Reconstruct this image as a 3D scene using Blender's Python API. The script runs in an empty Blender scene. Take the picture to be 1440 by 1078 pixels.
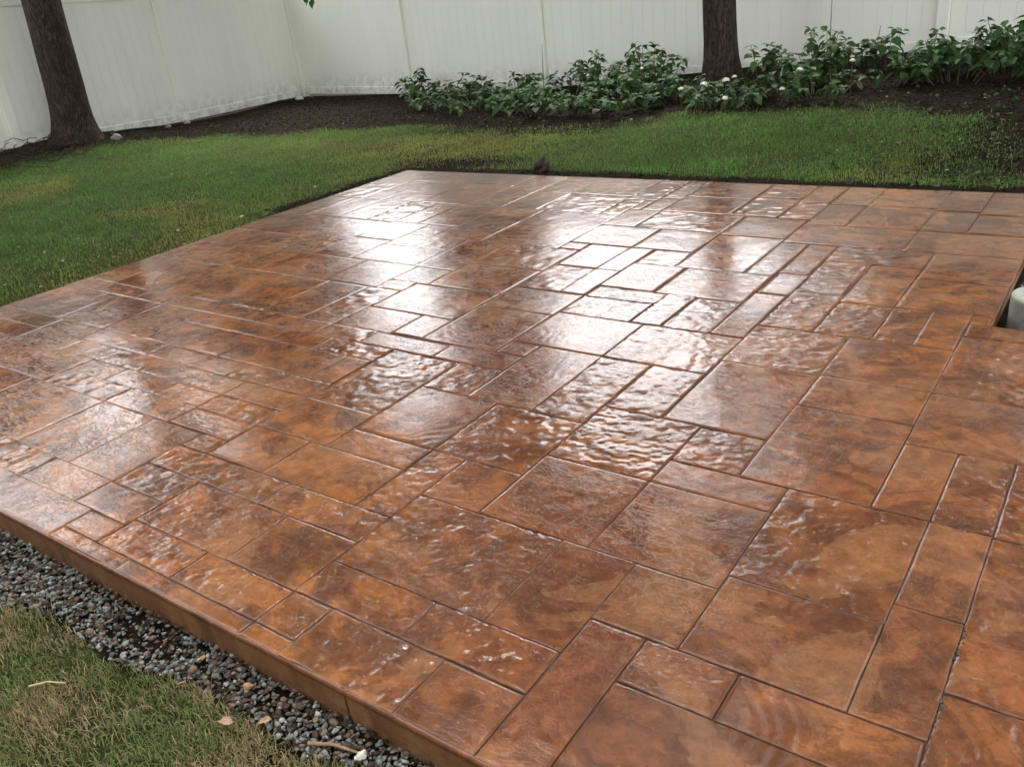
import bpy, math, random
import numpy as np
from mathutils import Vector, Matrix
R_ = math.radians
rnd = random.Random(11)
rng = np.random.default_rng(7)
sc = bpy.context.scene
C = sc.collection

# ---------------------------------------------------------------- camera
cam_d = bpy.data.cameras.new("camera")
cam = bpy.data.objects.new("camera", cam_d)
C.objects.link(cam)
cam_d.sensor_width = 36.0
cam_d.lens = 29.98
cam_d.clip_start = 0.05
cam_d.clip_end = 400.0
rx = Vector((0.81312662, 0.57277552, -0.10369815))
ux = Vector((-0.16729444, 0.40059072, 0.90085495))
fx = Vector((-0.55752818, 0.71516102, -0.42155314))
m = Matrix(((rx.x, ux.x, -fx.x, 0), (rx.y, ux.y, -fx.y, 0), (rx.z, ux.z, -fx.z, 1.42), (0, 0, 0, 1)))
cam.matrix_world = m
sc.camera = cam
cam_d.dof.use_dof = False

# ---------------------------------------------------------------- sky and sun (overcast day, exposed for the shade)
SUN_EL, SUN_AZ = R_(55), R_(-36)          # azimuth from +Y clockwise
w = bpy.data.worlds.new("World")
sc.world = w
w.use_nodes = True
nt = w.node_tree
nt.nodes.clear()
out = nt.nodes.new("ShaderNodeOutputWorld")
bg = nt.nodes.new("ShaderNodeBackground")
sky = nt.nodes.new("ShaderNodeTexSky")
sky.sky_type = 'NISHITA'
sky.sun_disc = False
sky.sun_elevation = SUN_EL
sky.sun_rotation = SUN_AZ
sky.air_density = 1.0
sky.dust_density = 3.5
sky.ozone_density = 1.0
hs = nt.nodes.new("ShaderNodeHueSaturation")
hs.inputs['Saturation'].default_value = 0.14
hs.inputs['Value'].default_value = 1.0
nt.links.new(sky.outputs[0], hs.inputs['Color'])
nt.links.new(hs.outputs[0], bg.inputs[0])
bg.inputs[1].default_value = 0.15
nt.links.new(bg.outputs[0], out.inputs[0])

sun_d = bpy.data.lights.new("sun", 'SUN')
sun_d.energy = 0.5
sun_d.angle = R_(14)
sun_d.color = (1.0, 0.96, 0.90)
sun = bpy.data.objects.new("sun", sun_d)
C.objects.link(sun)
sd = Vector((math.sin(SUN_AZ) * math.cos(SUN_EL), math.cos(SUN_AZ) * math.cos(SUN_EL), math.sin(SUN_EL)))
sun.rotation_euler = sd.to_track_quat('Z', 'Y').to_euler()
sun.location = (3, -3, 12)

sc.view_settings.view_transform = 'Standard'
sc.view_settings.look = 'None'
sc.view_settings.gamma = 1.0
sc.view_settings.exposure = 2.45
sc.view_settings.use_curve_mapping = False
sc.render.engine = 'CYCLES'

# ---------------------------------------------------------------- helpers
def tag(o, label=None, cat=None, group=None, kind=None):
    if label: o['label'] = label
    if cat: o['category'] = cat
    if group: o['group'] = group
    if kind: o['kind'] = kind
    return o

def empty(name, loc, rz=0.0):
    o = bpy.data.objects.new(name, None)
    o.empty_display_size = 0.1
    o.location = loc
    o.rotation_euler = (0, 0, rz)
    C.objects.link(o)
    return o

def mesh_np(name, V, F, mat=None, smooth=False, col=None):
    """V (n,3); F (m,k) faces all with k corners, or a list of such arrays"""
    me = bpy.data.meshes.new(name)
    V = np.asarray(V, np.float32)
    Fs = F if isinstance(F, list) else [F]
    Fs = [np.asarray(f, np.int32) for f in Fs if len(f)]
    me.vertices.add(len(V))
    me.vertices.foreach_set('co', V.ravel())
    loops = np.concatenate([f.ravel() for f in Fs])
    tot = np.concatenate([np.full(len(f), f.shape[1], np.int32) for f in Fs])
    start = np.concatenate([[0], np.cumsum(tot)[:-1]]).astype(np.int32)
    me.loops.add(len(loops))
    me.loops.foreach_set('vertex_index', loops)
    me.polygons.add(len(tot))
    me.polygons.foreach_set('loop_start', start)
    me.polygons.foreach_set('loop_total', tot)
    if smooth:
        me.polygons.foreach_set('use_smooth', np.ones(len(tot), bool))
    me.update(calc_edges=True)
    if col is not None:
        a = me.color_attributes.new('col', 'FLOAT_COLOR', 'POINT')
        c = np.ones((len(V), 4), np.float32)
        c[:, :3] = col
        a.data.foreach_set('color', c.ravel())
    if mat: me.materials.append(mat)
    return me

def obj(name, me, parent=None, loc=(0, 0, 0), rz=0.0):
    o = bpy.data.objects.new(name, me)
    o.location = loc
    if rz: o.rotation_euler = (0, 0, rz)
    C.objects.link(o)
    if parent: o.parent = parent
    return o

def box_vf(x0, x1, y0, y1, z0, z1, b=0.0):
    """box, chamfered on its vertical and horizontal edges when b > 0"""
    if b <= 0:
        V = [(x, y, z) for z in (z0, z1) for x, y in ((x0, y0), (x1, y0), (x1, y1), (x0, y1))]
        return V, [(3, 2, 1, 0), (4, 5, 6, 7), (0, 1, 5, 4), (1, 2, 6, 5), (2, 3, 7, 6), (3, 0, 4, 7)]
    V = []
    for z, k in ((z0, 1), (z0 + b, 0), (z1 - b, 0), (z1, 1)):
        i = b if k else 0
        X0, X1, Y0, Y1 = x0 + i, x1 - i, y0 + i, y1 - i
        c = b * (0.6 if k else 1)
        V += [(X0 + c, Y0, z), (X1 - c, Y0, z), (X1, Y0 + c, z), (X1, Y1 - c, z),
              (X1 - c, Y1, z), (X0 + c, Y1, z), (X0, Y1 - c, z), (X0, Y0 + c, z)]
    F = [tuple(reversed(range(8))), tuple(range(24, 32))]
    for r in range(3):
        for i in range(8):
            F.append((r * 8 + i, r * 8 + (i + 1) % 8, r * 8 + 8 + (i + 1) % 8, r * 8 + 8 + i))
    return V, F

def mesh_vf(name, V, F, mat, smooth=False):
    me = bpy.data.meshes.new(name)
    me.from_pydata(V, [], F)
    if smooth:
        for p in me.polygons: p.use_smooth = True
    me.materials.append(mat)
    return me

def hash2(ix, iy, s):
    n = (ix.astype(np.int64) * 374761393 + iy.astype(np.int64) * 668265263 + s * 1274126177) & 0xffffffff
    n = ((n ^ (n >> 13)) * 1274126177) & 0xffffffff
    return ((n ^ (n >> 16)) & 0xffff) / 65535.0

def vnoise(x, y, s=0):
    ix, iy = np.floor(x), np.floor(y)
    fx_, fy_ = x - ix, y - iy
    fx_ = fx_ * fx_ * (3 - 2 * fx_); fy_ = fy_ * fy_ * (3 - 2 * fy_)
    a, b = hash2(ix, iy, s), hash2(ix + 1, iy, s)
    c, d = hash2(ix, iy + 1, s), hash2(ix + 1, iy + 1, s)
    return (a + (b - a) * fx_) * (1 - fy_) + (c + (d - c) * fx_) * fy_

def fbm(x, y, s=0, o=4):
    t = 0; a = 0.5
    for k in range(o):
        t = t + a * vnoise(x, y, s + k * 17); x = x * 2.03 + 7.1; y = y * 2.03 + 3.7; a *= 0.5
    return t

def sms(a, b, t):
    t = np.clip((np.asarray(t, float) - a) / (b - a), 0, 1)
    return t * t * (3 - 2 * t)

# ---------------------------------------------------------------- materials
def nmat(name):
    m_ = bpy.data.materials.new(name)
    m_.use_nodes = True
    t = m_.node_tree
    b = t.nodes['Principled BSDF']
    return m_, t, b

def N(t, typ, **kw):
    n = t.nodes.new(typ)
    for k, v in kw.items():
        if k.startswith('i_'):
            n.inputs[k[2:].replace('_', ' ')].default_value = v
        elif isinstance(k, str) and k.startswith('n'):
            n.inputs[int(k[1:])].default_value = v
        else:
            setattr(n, k, v)
    return n

def setp(n, **kw):
    for k, v in kw.items(): setattr(n, k, v)
    return n

def noise(t, vec, scale, detail=4.0, rough=0.5, dist=0.0):
    n = t.nodes.new('ShaderNodeTexNoise')
    n.inputs['Scale'].default_value = scale
    n.inputs['Detail'].default_value = detail
    n.inputs['Roughness'].default_value = rough
    n.inputs['Distortion'].default_value = dist
    if vec is not None: t.links.new(vec, n.inputs['Vector'])
    return n.outputs['Fac']

def ramp(t, fac, stops):
    r = t.nodes.new('ShaderNodeValToRGB')
    el = r.color_ramp.elements
    while len(el) < len(stops): el.new(0.5)
    for e_, (p_, c_) in zip(el, stops):
        e_.position = p_
        e_.color = (c_, c_, c_, 1) if isinstance(c_, (int, float)) else (*c_, 1)
    t.links.new(fac, r.inputs[0])
    return r.outputs[0]

def mixc(t, fac, a, b, mode='MIX'):
    n = t.nodes.new('ShaderNodeMix')
    n.data_type = 'RGBA'; n.blend_type = mode
    for sock, v in ((n.inputs[0], fac), (n.inputs[6], a), (n.inputs[7], b)):
        if hasattr(v, 'links'): t.links.new(v, sock)
        elif isinstance(v, (int, float)): sock.default_value = v
        else: sock.default_value = (*v, 1)
    return n.outputs[2]

def math_(t, op, a, b=0.0, c=None):
    n = t.nodes.new('ShaderNodeMath'); n.operation = op
    vs = (a, b) if c is None else (a, b, c)
    for sock, v in zip(n.inputs, vs):
        if hasattr(v, 'links'): t.links.new(v, sock)
        else: sock.default_value = v
    return n.outputs[0]

def bump(t, h, strength, dist, prev=None):
    n = t.nodes.new('ShaderNodeBump')
    n.inputs['Strength'].default_value = strength
    n.inputs['Distance'].default_value = dist
    t.links.new(h, n.inputs['Height'])
    if prev is not None: t.links.new(prev, n.inputs['Normal'])
    return n.outputs[0]

def geo_pos(t): return t.nodes.new('ShaderNodeNewGeometry').outputs['Position']

# stamped, sealed and still wet concrete: terracotta base, darker release powder
def concrete_mat():
    m_, t, b = nmat('stamped_concrete')
    P = geo_pos(t)
    info = t.nodes.new('ShaderNodeObjectInfo').outputs['Random']
    mp = t.nodes.new('ShaderNodeMapping'); t.links.new(P, mp.inputs[0])
    mp.inputs['Rotation'].default_value = (0, 0, R_(35)); mp.inputs['Scale'].default_value = (1.25, 1.8, 1)
    # per panel offset for the slate grain
    off = t.nodes.new('ShaderNodeCombineXYZ')
    t.links.new(math_(t, 'MULTIPLY', info, 57.0), off.inputs[0]); t.links.new(math_(t, 'MULTIPLY', info, 31.0), off.inputs[1])
    add = t.nodes.new('ShaderNodeVectorMath'); add.operation = 'ADD'
    t.links.new(P, add.inputs[0]); t.links.new(off.outputs[0], add.inputs[1])
    Q = add.outputs[0]
    big = noise(t, P, 0.55, 3, 0.55, 0.6)
    base = ramp(t, big, [(0.36, (0.165, 0.060, 0.028)), (0.48, (0.225, 0.083, 0.033)), (0.63, (0.32, 0.120, 0.036))])
    # release powder blotches: cloudy, ragged edges
    rel = noise(t, mp.outputs[0], 2.4, 7, 0.64, 1.6)
    relm = ramp(t, rel, [(0.475, 0.0), (0.488, 0.42), (0.54, 0.55), (0.60, 0.80)])
    col = mixc(t, relm, base, (0.108, 0.042, 0.022))
    rel2 = noise(t, P, 3.4, 8, 0.68, 1.1)
    relm2 = ramp(t, rel2, [(0.52, 0.0), (0.53, 0.45), (0.66, 0.75)])
    col = mixc(t, math_(t, 'MULTIPLY', relm2, 0.70), col, (0.088, 0.042, 0.024))
    tan = noise(t, P, 2.1, 6, 0.6, 0.8)
    tanm = ramp(t, tan, [(0.535, 0.0), (0.548, 0.5), (0.66, 0.85)])
    col = mixc(t, math_(t, 'MULTIPLY', tanm, 0.62), col, (0.31, 0.145, 0.064))
    fine = noise(t, P, 22, 8, 0.72, 0.4)
    col = mixc(t, 1.0, col, ramp(t, fine, [(0.30, 0.66), (0.5, 0.98), (0.72, 1.32)]), 'MULTIPLY')
    pits = noise(t, P, 130, 3, 0.6)
    col = mixc(t, 1.0, col, ramp(t, pits, [(0.28, 0.62), (0.42, 1.0)]), 'MULTIPLY')
    tint = ramp(t, info, [(0.0, (0.93, 0.94, 0.95)), (0.5, (1.0, 0.99, 0.97)), (1.0, (1.06, 1.03, 0.99))])
    col = mixc(t, 1.0, col, tint, 'MULTIPLY')
    ja = t.nodes.new('ShaderNodeAttribute'); ja.attribute_name = 'joint'
    jm = math_(t, 'MULTIPLY', ja.outputs['Fac'], ramp(t, noise(t, P, 9, 5, 0.7), [(0.3, 0.55), (0.6, 1.0)]))
    col = mixc(t, jm, col, (0.085, 0.036, 0.020))
    t.links.new(col, b.inputs['Base Color'])
    # sealer: glossy with duller worn zones
    g1 = noise(t, P, 1.1, 4, 0.6, 0.4)
    g2 = noise(t, P, 60, 4, 0.7)
    rgh = math_(t, 'ADD', ramp(t, g1, [(0.3, 0.05), (0.52, 0.085), (0.74, 0.17)]), math_(t, 'MULTIPLY', math_(t, 'SUBTRACT', g2, 0.5), 0.10))
    t.links.new(math_(t, 'ADD', rgh, math_(t, 'MULTIPLY', ja.outputs['Fac'], 0.45)), b.inputs['Roughness'])
    b.inputs['IOR'].default_value = 1.47
    h1 = noise(t, Q, 13, 6, 0.62, 1.0)
    # slate layers: chipped terraces with crisp edges, and fine creases running across them
    lay = ramp(t, noise(t, Q, 10, 9, 0.66, 0.5), [(0.405, 0.0), (0.415, 0.25), (0.475, 0.30), (0.485, 0.55), (0.545, 0.60), (0.555, 0.85), (0.64, 0.9), (0.65, 1.0)])
    qm = t.nodes.new('ShaderNodeMapping'); t.links.new(Q, qm.inputs[0])
    qm.inputs['Rotation'].default_value = (0, 0, 0.6); qm.inputs['Scale'].default_value = (1, 3.2, 1)
    cr = math_(t, 'ABSOLUTE', math_(t, 'SUBTRACT', noise(t, qm.outputs[0], 9, 6, 0.6, 1.6), 0.5))
    crm = ramp(t, cr, [(0.0, 0.0), (0.012, 0.55), (0.04, 1.0)])
    h2 = noise(t, P, 120, 5, 0.72)
    calm = ramp(t, noise(t, Q, 1.7, 3, 0.5), [(0.36, 0.25), (0.66, 1.0)])
    def bumpm(h, k, d, prev=None):
        q_ = bump(t, h, k, d, prev)
        t.links.new(math_(t, 'MULTIPLY', calm, k), q_.node.inputs['Strength'])
        return q_
    nn = bump(t, h1, 0.08, 0.005)
    nn = bumpm(lay, 0.50, 0.0020, nn)
    nn = bumpm(crm, 0.20, 0.0010, nn)
    nn = bump(t, h2, 0.12, 0.0010, nn)
    t.links.new(math_(t, 'MULTIPLY', math_(t, 'SUBTRACT', 1.0, ja.outputs['Fac']), 0.5), b.inputs['Specular IOR Level'])
    t.links.new(nn, b.inputs['Normal'])
    return m_

def edge_mat(name, c1, c2, rough):
    m_, t, b = nmat(name)
    P = geo_pos(t)
    mp = t.nodes.new('ShaderNodeMapping'); t.links.new(P, mp.inputs[0]); mp.inputs['Scale'].default_value = (3, 3, 1)
    f = noise(t, mp.outputs[0], 3, 6, 0.6, 0.5)
    col = ramp(t, f, [(0.35, c1), (0.65, c2)])
    col = mixc(t, 1.0, col, ramp(t, noise(t, P, 90, 5, 0.7), [(0.3, 0.78), (0.6, 1.12)]), 'MULTIPLY')
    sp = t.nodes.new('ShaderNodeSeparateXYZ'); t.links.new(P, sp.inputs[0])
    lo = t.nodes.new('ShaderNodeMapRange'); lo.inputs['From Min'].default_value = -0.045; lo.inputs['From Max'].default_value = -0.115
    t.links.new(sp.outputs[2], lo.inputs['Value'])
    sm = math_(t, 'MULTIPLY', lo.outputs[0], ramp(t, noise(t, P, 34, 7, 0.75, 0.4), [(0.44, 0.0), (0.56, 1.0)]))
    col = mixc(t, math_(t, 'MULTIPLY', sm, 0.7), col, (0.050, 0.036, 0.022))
    col = mixc(t, ramp(t, noise(t, P, 210, 2, 0.5), [(0.27, 0.8), (0.33, 0.0)]), col, (0.03, 0.015, 0.008))
    st = noise(t, mp.outputs[0], 1.6, 8, 0.72, 1.2)
    col = mixc(t, ramp(t, st, [(0.52, 0.0), (0.62, 0.55)]), col, tuple(q * 0.45 for q in c1))
    t.links.new(col, b.inputs['Base Color'])
    b.inputs['Roughness'].default_value = rough
    t.links.new(bump(t, noise(t, P, 55, 7, 0.7), 0.5, 0.003), b.inputs['Normal'])
    return m_

def simple(name, c, rough=0.6, var=0.25, scale=20, bmp=0.0, attr=False, spec=0.5):
    m_, t, b = nmat(name)
    P = geo_pos(t)
    f = noise(t, P, scale, 5, 0.6)
    k = ramp(t, f, [(0.3, 1 - var), (0.7, 1 + var)])
    if attr:
        a = t.nodes.new('ShaderNodeAttribute'); a.attribute_name = 'col'
        c = a.outputs['Color']
    col = mixc(t, 1.0, c, k, 'MULTIPLY')
    t.links.new(col, b.inputs['Base Color'])
    b.inputs['Roughness'].default_value = rough
    b.inputs['Specular IOR Level'].default_value = spec
    if bmp: t.links.new(bump(t, f, bmp, 0.004), b.inputs['Normal'])
    return m_

def leafy(name, rough=0.5, trans=0.25, spec=0.4):
    m_, t, b = nmat(name)
    a = t.nodes.new('ShaderNodeAttribute'); a.attribute_name = 'col'
    info = t.nodes.new('ShaderNodeObjectInfo').outputs['Random']
    col = mixc(t, 1.0, a.outputs['Color'], ramp(t, info, [(0, 0.78), (1, 1.22)]), 'MULTIPLY')
    P = geo_pos(t)
    col = mixc(t, 1.0, col, ramp(t, noise(t, P, 60, 4, 0.6), [(0.3, 0.75), (0.7, 1.2)]), 'MULTIPLY')
    t.links.new(col, b.inputs['Base Color'])
    b.inputs['Roughness'].default_value = rough
    b.inputs['Specular IOR Level'].default_value = spec
    tr = t.nodes.new('ShaderNodeBsdfTranslucent')
    t.links.new(col, tr.inputs['Color'])
    mx = t.nodes.new('ShaderNodeMixShader'); mx.inputs[0].default_value = trans
    t.links.new(b.outputs[0], mx.inputs[1]); t.links.new(tr.outputs[0], mx.inputs[2])
    t.links.new(mx.outputs[0], t.nodes['Material Output'].inputs[0])
    return m_

def bark_mat():
    m_, t, b = nmat('bark')
    P = geo_pos(t)
    mp = t.nodes.new('ShaderNodeMapping'); t.links.new(P, mp.inputs[0]); mp.inputs['Scale'].default_value = (1, 1, 0.22)
    f = noise(t, mp.outputs[0], 24, 9, 0.74, 1.4)
    cr = math_(t, 'ABSOLUTE', math_(t, 'SUBTRACT', noise(t, mp.outputs[0], 15, 6, 0.65, 2.2), 0.5))
    crk = ramp(t, cr, [(0.0, 0.0), (0.05, 0.8), (0.12, 1.0)])
    g = noise(t, P, 2.2, 4, 0.6)
    col = ramp(t, f, [(0.3, (0.032, 0.023, 0.016)), (0.55, (0.085, 0.060, 0.042)), (0.75, (0.17, 0.13, 0.10))])
    col = mixc(t, ramp(t, g, [(0.45, 0.0), (0.7, 0.5)]), col, (0.075, 0.050, 0.030))
    col = mixc(t, ramp(t, noise(t, P, 5, 6, 0.7, 0.5), [(0.56, 0.0), (0.66, 0.45)]), col, (0.085, 0.095, 0.062))
    col = mixc(t, crk, (0.012, 0.009, 0.007), col)
    t.links.new(col, b.inputs['Base Color']); b.inputs['Roughness'].default_value = 0.9
    b.inputs['Specular IOR Level'].default_value = 0.2
    n1 = bump(t, crk, 0.6, 0.02)
    t.links.new(bump(t, f, 0.9, 0.02, n1), b.inputs['Normal'])
    return m_

def vinyl_mat():
    m_, t, b = nmat('white_vinyl')
    P = geo_pos(t)
    sep = t.nodes.new('ShaderNodeSeparateXYZ'); t.links.new(P, sep.inputs[0])
    mp = t.nodes.new('ShaderNodeMapping'); t.links.new(P, mp.inputs[0]); mp.inputs['Scale'].default_value = (1, 1, 0.25)
    f = noise(t, mp.outputs[0], 1.6, 5, 0.6, 0.3)
    col = ramp(t, f, [(0.3, (0.79, 0.80, 0.70)), (0.7, (0.86, 0.86, 0.765))])
    # splashed soil and algae low on the fence
    low = t.nodes.new('ShaderNodeMapRange')
    low.inputs['From Min'].default_value = 0.42; low.inputs['From Max'].default_value = 0.02
    t.links.new(sep.outputs[2], low.inputs['Value'])
    d = noise(t, P, 9, 7, 0.7, 0.6)
    dm = math_(t, 'MULTIPLY', math_(t, 'MULTIPLY', low.outputs[0], ramp(t, d, [(0.42, 0.0), (0.62, 1.0)])), 0.55)
    col = mixc(t, dm, col, (0.20, 0.17, 0.11))
    t.links.new(col, b.inputs['Base Color'])
    b.inputs['Roughness'].default_value = 0.38
    t.links.new(bump(t, noise(t, P, 4, 3, 0.5), 0.12, 0.02), b.inputs['Normal'])
    return m_

def ground_mat():
    m_, t, b = nmat('soil')
    P = geo_pos(t)
    a = t.nodes.new('ShaderNodeAttribute'); a.attribute_name = 'bed'
    f = noise(t, P, 14, 9, 0.72, 0.3)
    soil = ramp(t, f, [(0.30, (0.006, 0.0045, 0.0025)), (0.5, (0.016, 0.0115, 0.0065)), (0.70, (0.036, 0.026, 0.014))])
    g = noise(t, P, 30, 8, 0.7, 0.2)
    turf = ramp(t, g, [(0.3, (0.016, 0.022, 0.008)), (0.5, (0.040, 0.048, 0.016)), (0.7, (0.085, 0.078, 0.034))])
    dm = math_(t, 'ADD', a.outputs['Fac'], math_(t, 'MULTIPLY', math_(t, 'SUBTRACT', noise(t, P, 3.0, 6, 0.6), 0.5), 1.4))
    col = mixc(t, ramp(t, dm, [(0.38, 0.0), (0.62, 1.0)]), turf, soil)
    t.links.new(col, b.inputs['Base Color'])
    b.inputs['Roughness'].default_value = 0.95
    b.inputs['Specular IOR Level'].default_value = 0.05
    t.links.new(bump(t, f, 0.9, 0.03), b.inputs['Normal'])
    return m_

M = dict(conc=concrete_mat(),
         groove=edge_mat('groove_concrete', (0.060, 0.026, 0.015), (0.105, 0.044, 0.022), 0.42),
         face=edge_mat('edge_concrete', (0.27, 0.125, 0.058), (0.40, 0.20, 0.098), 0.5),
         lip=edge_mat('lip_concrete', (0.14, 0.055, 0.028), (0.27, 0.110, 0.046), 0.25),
         bark=bark_mat(), vinyl=vinyl_mat(), soil=ground_mat(),
         stone=simple('stone', (1, 1, 1), 0.75, 0.35, 90, 0.6, attr=True, spec=0.3),
         litter=simple('litter', (1, 1, 1), 0.9, 0.3, 50, 0.3, attr=True, spec=0.05),
         grass=leafy('grass', 0.55, 0.3, 0.25), leaf=leafy('leaf', 0.62, 0.28, 0.22), crown=leafy('crown_leaf', 0.6, 0.3, 0.15),
         stem=simple('stem', (0.095, 0.075, 0.038), 0.7, 0.4, 40),
         petal=simple('petal', (0.72, 0.74, 0.62), 0.6, 0.12, 80, 0.4),
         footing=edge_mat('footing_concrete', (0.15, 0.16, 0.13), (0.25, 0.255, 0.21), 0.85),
         cap=simple('footing_top', (0.40, 0.40, 0.34), 0.75, 0.12, 40, 0.4),
         hose=simple('hose', (0.012, 0.014, 0.016), 0.4, 0.2, 30),
         paint=simple('added_house_siding', (0.50, 0.47, 0.41), 0.6, 0.06, 4))

# ---------------------------------------------------------------- terrain
HH = 1.42
def terr(x, y):
    X = np.asarray(x, float) / HH; Y = np.asarray(y, float) / HH
    f1 = -.10 * (1 - sms(.2, 2.2, Y)); f2 = -.10 * (1 - sms(1.0, 3.6, Y))
    k = sms(-4.4, -3.8, X)
    front = f1 * (1 - k) + f2 * k
    r = .20 * sms(4.2, 7.6, Y) * sms(-5.6, -1.0, X) * HH
    c = .03 * sms(6, 7.5, Y) * HH
    l = .19 * np.exp(-((x + 11.9) ** 2 + (y - 5.9) ** 2) / 2.6)
    return front + r + c + l - .012

E_ = 0.076254
SX0, SX1, SY0, SY1 = -71 * E_, 26 * E_, 11.8 * E_, 75.6 * E_
NX, NY = -5 * E_, 47.3 * E_            # the notch on the right starts here

def in_slab(x, y, g=0.0):
    a = (x > SX0 - g) & (x < SX1 + g) & (y > SY0 - g) & (y < SY1 + g)
    n = (x > NX + g) & (y > NY + g)
    return a & ~n

BED = [(-14, 3.2), (-12.2, 4.2), (-11.01, 4.76), (-10.78, 6.01), (-10.05, 7.11), (-8.4, 7.49), (-7.29, 7.72), (-6.15, 7.39), (-5.01, 7.35), (-4.25, 7.47),
       (-3.89, 7.82), (-3.04, 7.95), (-2.57, 8.2), (-1.97, 8.1), (-1.4, 7.7), (-1.1, 7.1), (-0.56, 6.6), (0.6, 6.2), (3, 6.0), (12, 6.0), (12, 14), (-14, 14)]
def in_poly(x, y, poly):
    ins = np.zeros(np.shape(x), bool)
    n = len(poly)
    for i in range(n):
        x1, y1 = poly[i]; x2, y2 = poly[(i + 1) % n]
        c = ((y1 > y) != (y2 > y)) & (x < (x2 - x1) * (y - y1) / (y2 - y1 + 1e-12) + x1)
        ins ^= c
    return ins
def poly_dist(x, y, poly):
    d = np.full(np.shape(x), 1e9)
    n = len(poly)
    for i in range(n):
        ax, ay = poly[i]; bx, by = poly[(i + 1) % n]
        vx, vy = bx - ax, by - ay
        t = np.clip(((x - ax) * vx + (y - ay) * vy) / (vx * vx + vy * vy), 0, 1)
        d = np.minimum(d, np.hypot(x - ax - t * vx, y - ay - t * vy))
    return d
def bed_sd(x, y):       # positive inside the planting bed, metres
    d = poly_dist(x, y, BED)
    return np.where(in_poly(x, y, BED), d, -d) + 0.75 * (fbm(x * 1.4, y * 1.4, 91, 4) - .47)
GRAV = [(-5.6, 0.55), (-3.4, 0.62), (-2.59, 0.69), (-2.36, 0.76), (-2.05, 0.71), (-1.75, 0.79), (-1.57, 0.78), (-1.34, 0.76), (-1.17, 0.82), (-0.6, 0.80), (1.9, 0.78), (1.9, 0.93), (-5.6, 0.93)]

def bare(x, y):
    """0 turf .. 1 bare soil"""
    b = sms(-0.30, 0.45, bed_sd(x, y))
    dx = np.maximum(np.maximum(SX0 - x, x - SX1), 0); dy = np.maximum(np.maximum(SY0 - y, y - SY1), 0)
    d = np.hypot(dx, dy)
    strip = 1 - sms(0.03, 0.26, d - 0.10 * vnoise(x * 2.2, y * 2.2, 3))
    strip = strip * np.where(y > 4.3, 1.0, 0.30)
    corner = np.exp(-(((x + 5.1) / 0.9) ** 2 + ((y - 6.1) / 0.35) ** 2)) * 0.9
    rt = sms(-2.4, -0.4, x) * sms(5.6, 6.4, y) * 0.75
    g = np.where(in_poly(x, y, GRAV), 1.0, 0.0)
    n = ((x > NX) & (y > NY) & (x < 3.0) & (y < 6.4)) * 1.0
    return np.clip(np.maximum.reduce([b, strip, corner, rt, g, n]), 0, 1)

def axis(a, b, segs):
    out_ = [a]
    for lim, st in segs:
        while out_[-1] < lim - 1e-6: out_.append(min(lim, out_[-1] + st))
    return np.array(out_)
gx = axis(-60, 40, [(-16, 4.0), (2.5, 0.09), (40, 2.5)])
gy = axis(-30, 90, [(-0.4, 1.5), (12.5, 0.09), (90, 5.0)])
GX, GY = np.meshgrid(gx, gy, indexing='ij')
GZ = terr(GX, GY) + 0.022 * (fbm(GX * 2.3, GY * 2.3, 5, 4) - 0.5) * sms(0.0, 0.5, np.abs(GX + 50))
GZ += 0.05 * (fbm(GX * 1.3, GY * 1.3, 9, 4) - 0.5) * sms(0, 0.5, bed_sd(GX, GY))
sl = in_slab(GX, GY, -0.16)
GZ = np.where(sl, -0.30, GZ)
notch = (GX > NX - 0.01) & (GY > NY - 0.01) & (GX < 2.9) & (GY < 6.3)
GZ = np.where(notch, -0.125, GZ)
# keep the turf a finger below the slab top right beside it, the gravel trench lower
near = in_slab(GX, GY, 0.16)
GZ = np.where(near & ~sl & (GY > 0.86), np.minimum(GZ, -0.012), GZ)
GZ = np.where(in_poly(GX, GY, GRAV), np.minimum(GZ, -0.118), GZ)
nxg, nyg = GX.shape
idx = np.arange(nxg * nyg).reshape(nxg, nyg)
F = np.stack([idx[:-1, :-1], idx[1:, :-1], idx[1:, 1:], idx[:-1, 1:]], -1).reshape(-1, 4)
gme = mesh_np('ground', np.stack([GX, GY, GZ], -1).reshape(-1, 3), F, M['soil'], True)
at = gme.attributes.new('bed', 'FLOAT', 'POINT')
at.data.foreach_set('value', bare(GX, GY).ravel().astype(np.float32))
tag(obj('ground', gme), kind='structure')
def gz(x, y):
    i = int(np.clip(np.searchsorted(gx, x) - 1, 0, nxg - 2)); j = int(np.clip(np.searchsorted(gy, y) - 1, 0, nyg - 2))
    a = (x - gx[i]) / (gx[i + 1] - gx[i]); b_ = (y - gy[j]) / (gy[j + 1] - gy[j])
    return float((GZ[i, j] * (1 - a) + GZ[i + 1, j] * a) * (1 - b_) + (GZ[i, j + 1] * (1 - a) + GZ[i + 1, j + 1] * a) * b_)
def gzv(x, y):
    i = np.clip(np.searchsorted(gx, x) - 1, 0, nxg - 2); j = np.clip(np.searchsorted(gy, y) - 1, 0, nyg - 2)
    a = (x - gx[i]) / (gx[i + 1] - gx[i]); b_ = (y - gy[j]) / (gy[j + 1] - gy[j])
    return (GZ[i, j] * (1 - a) + GZ[i + 1, j] * a) * (1 - b_) + (GZ[i, j + 1] * (1 - a) + GZ[i + 1, j + 1] * a) * b_

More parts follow.
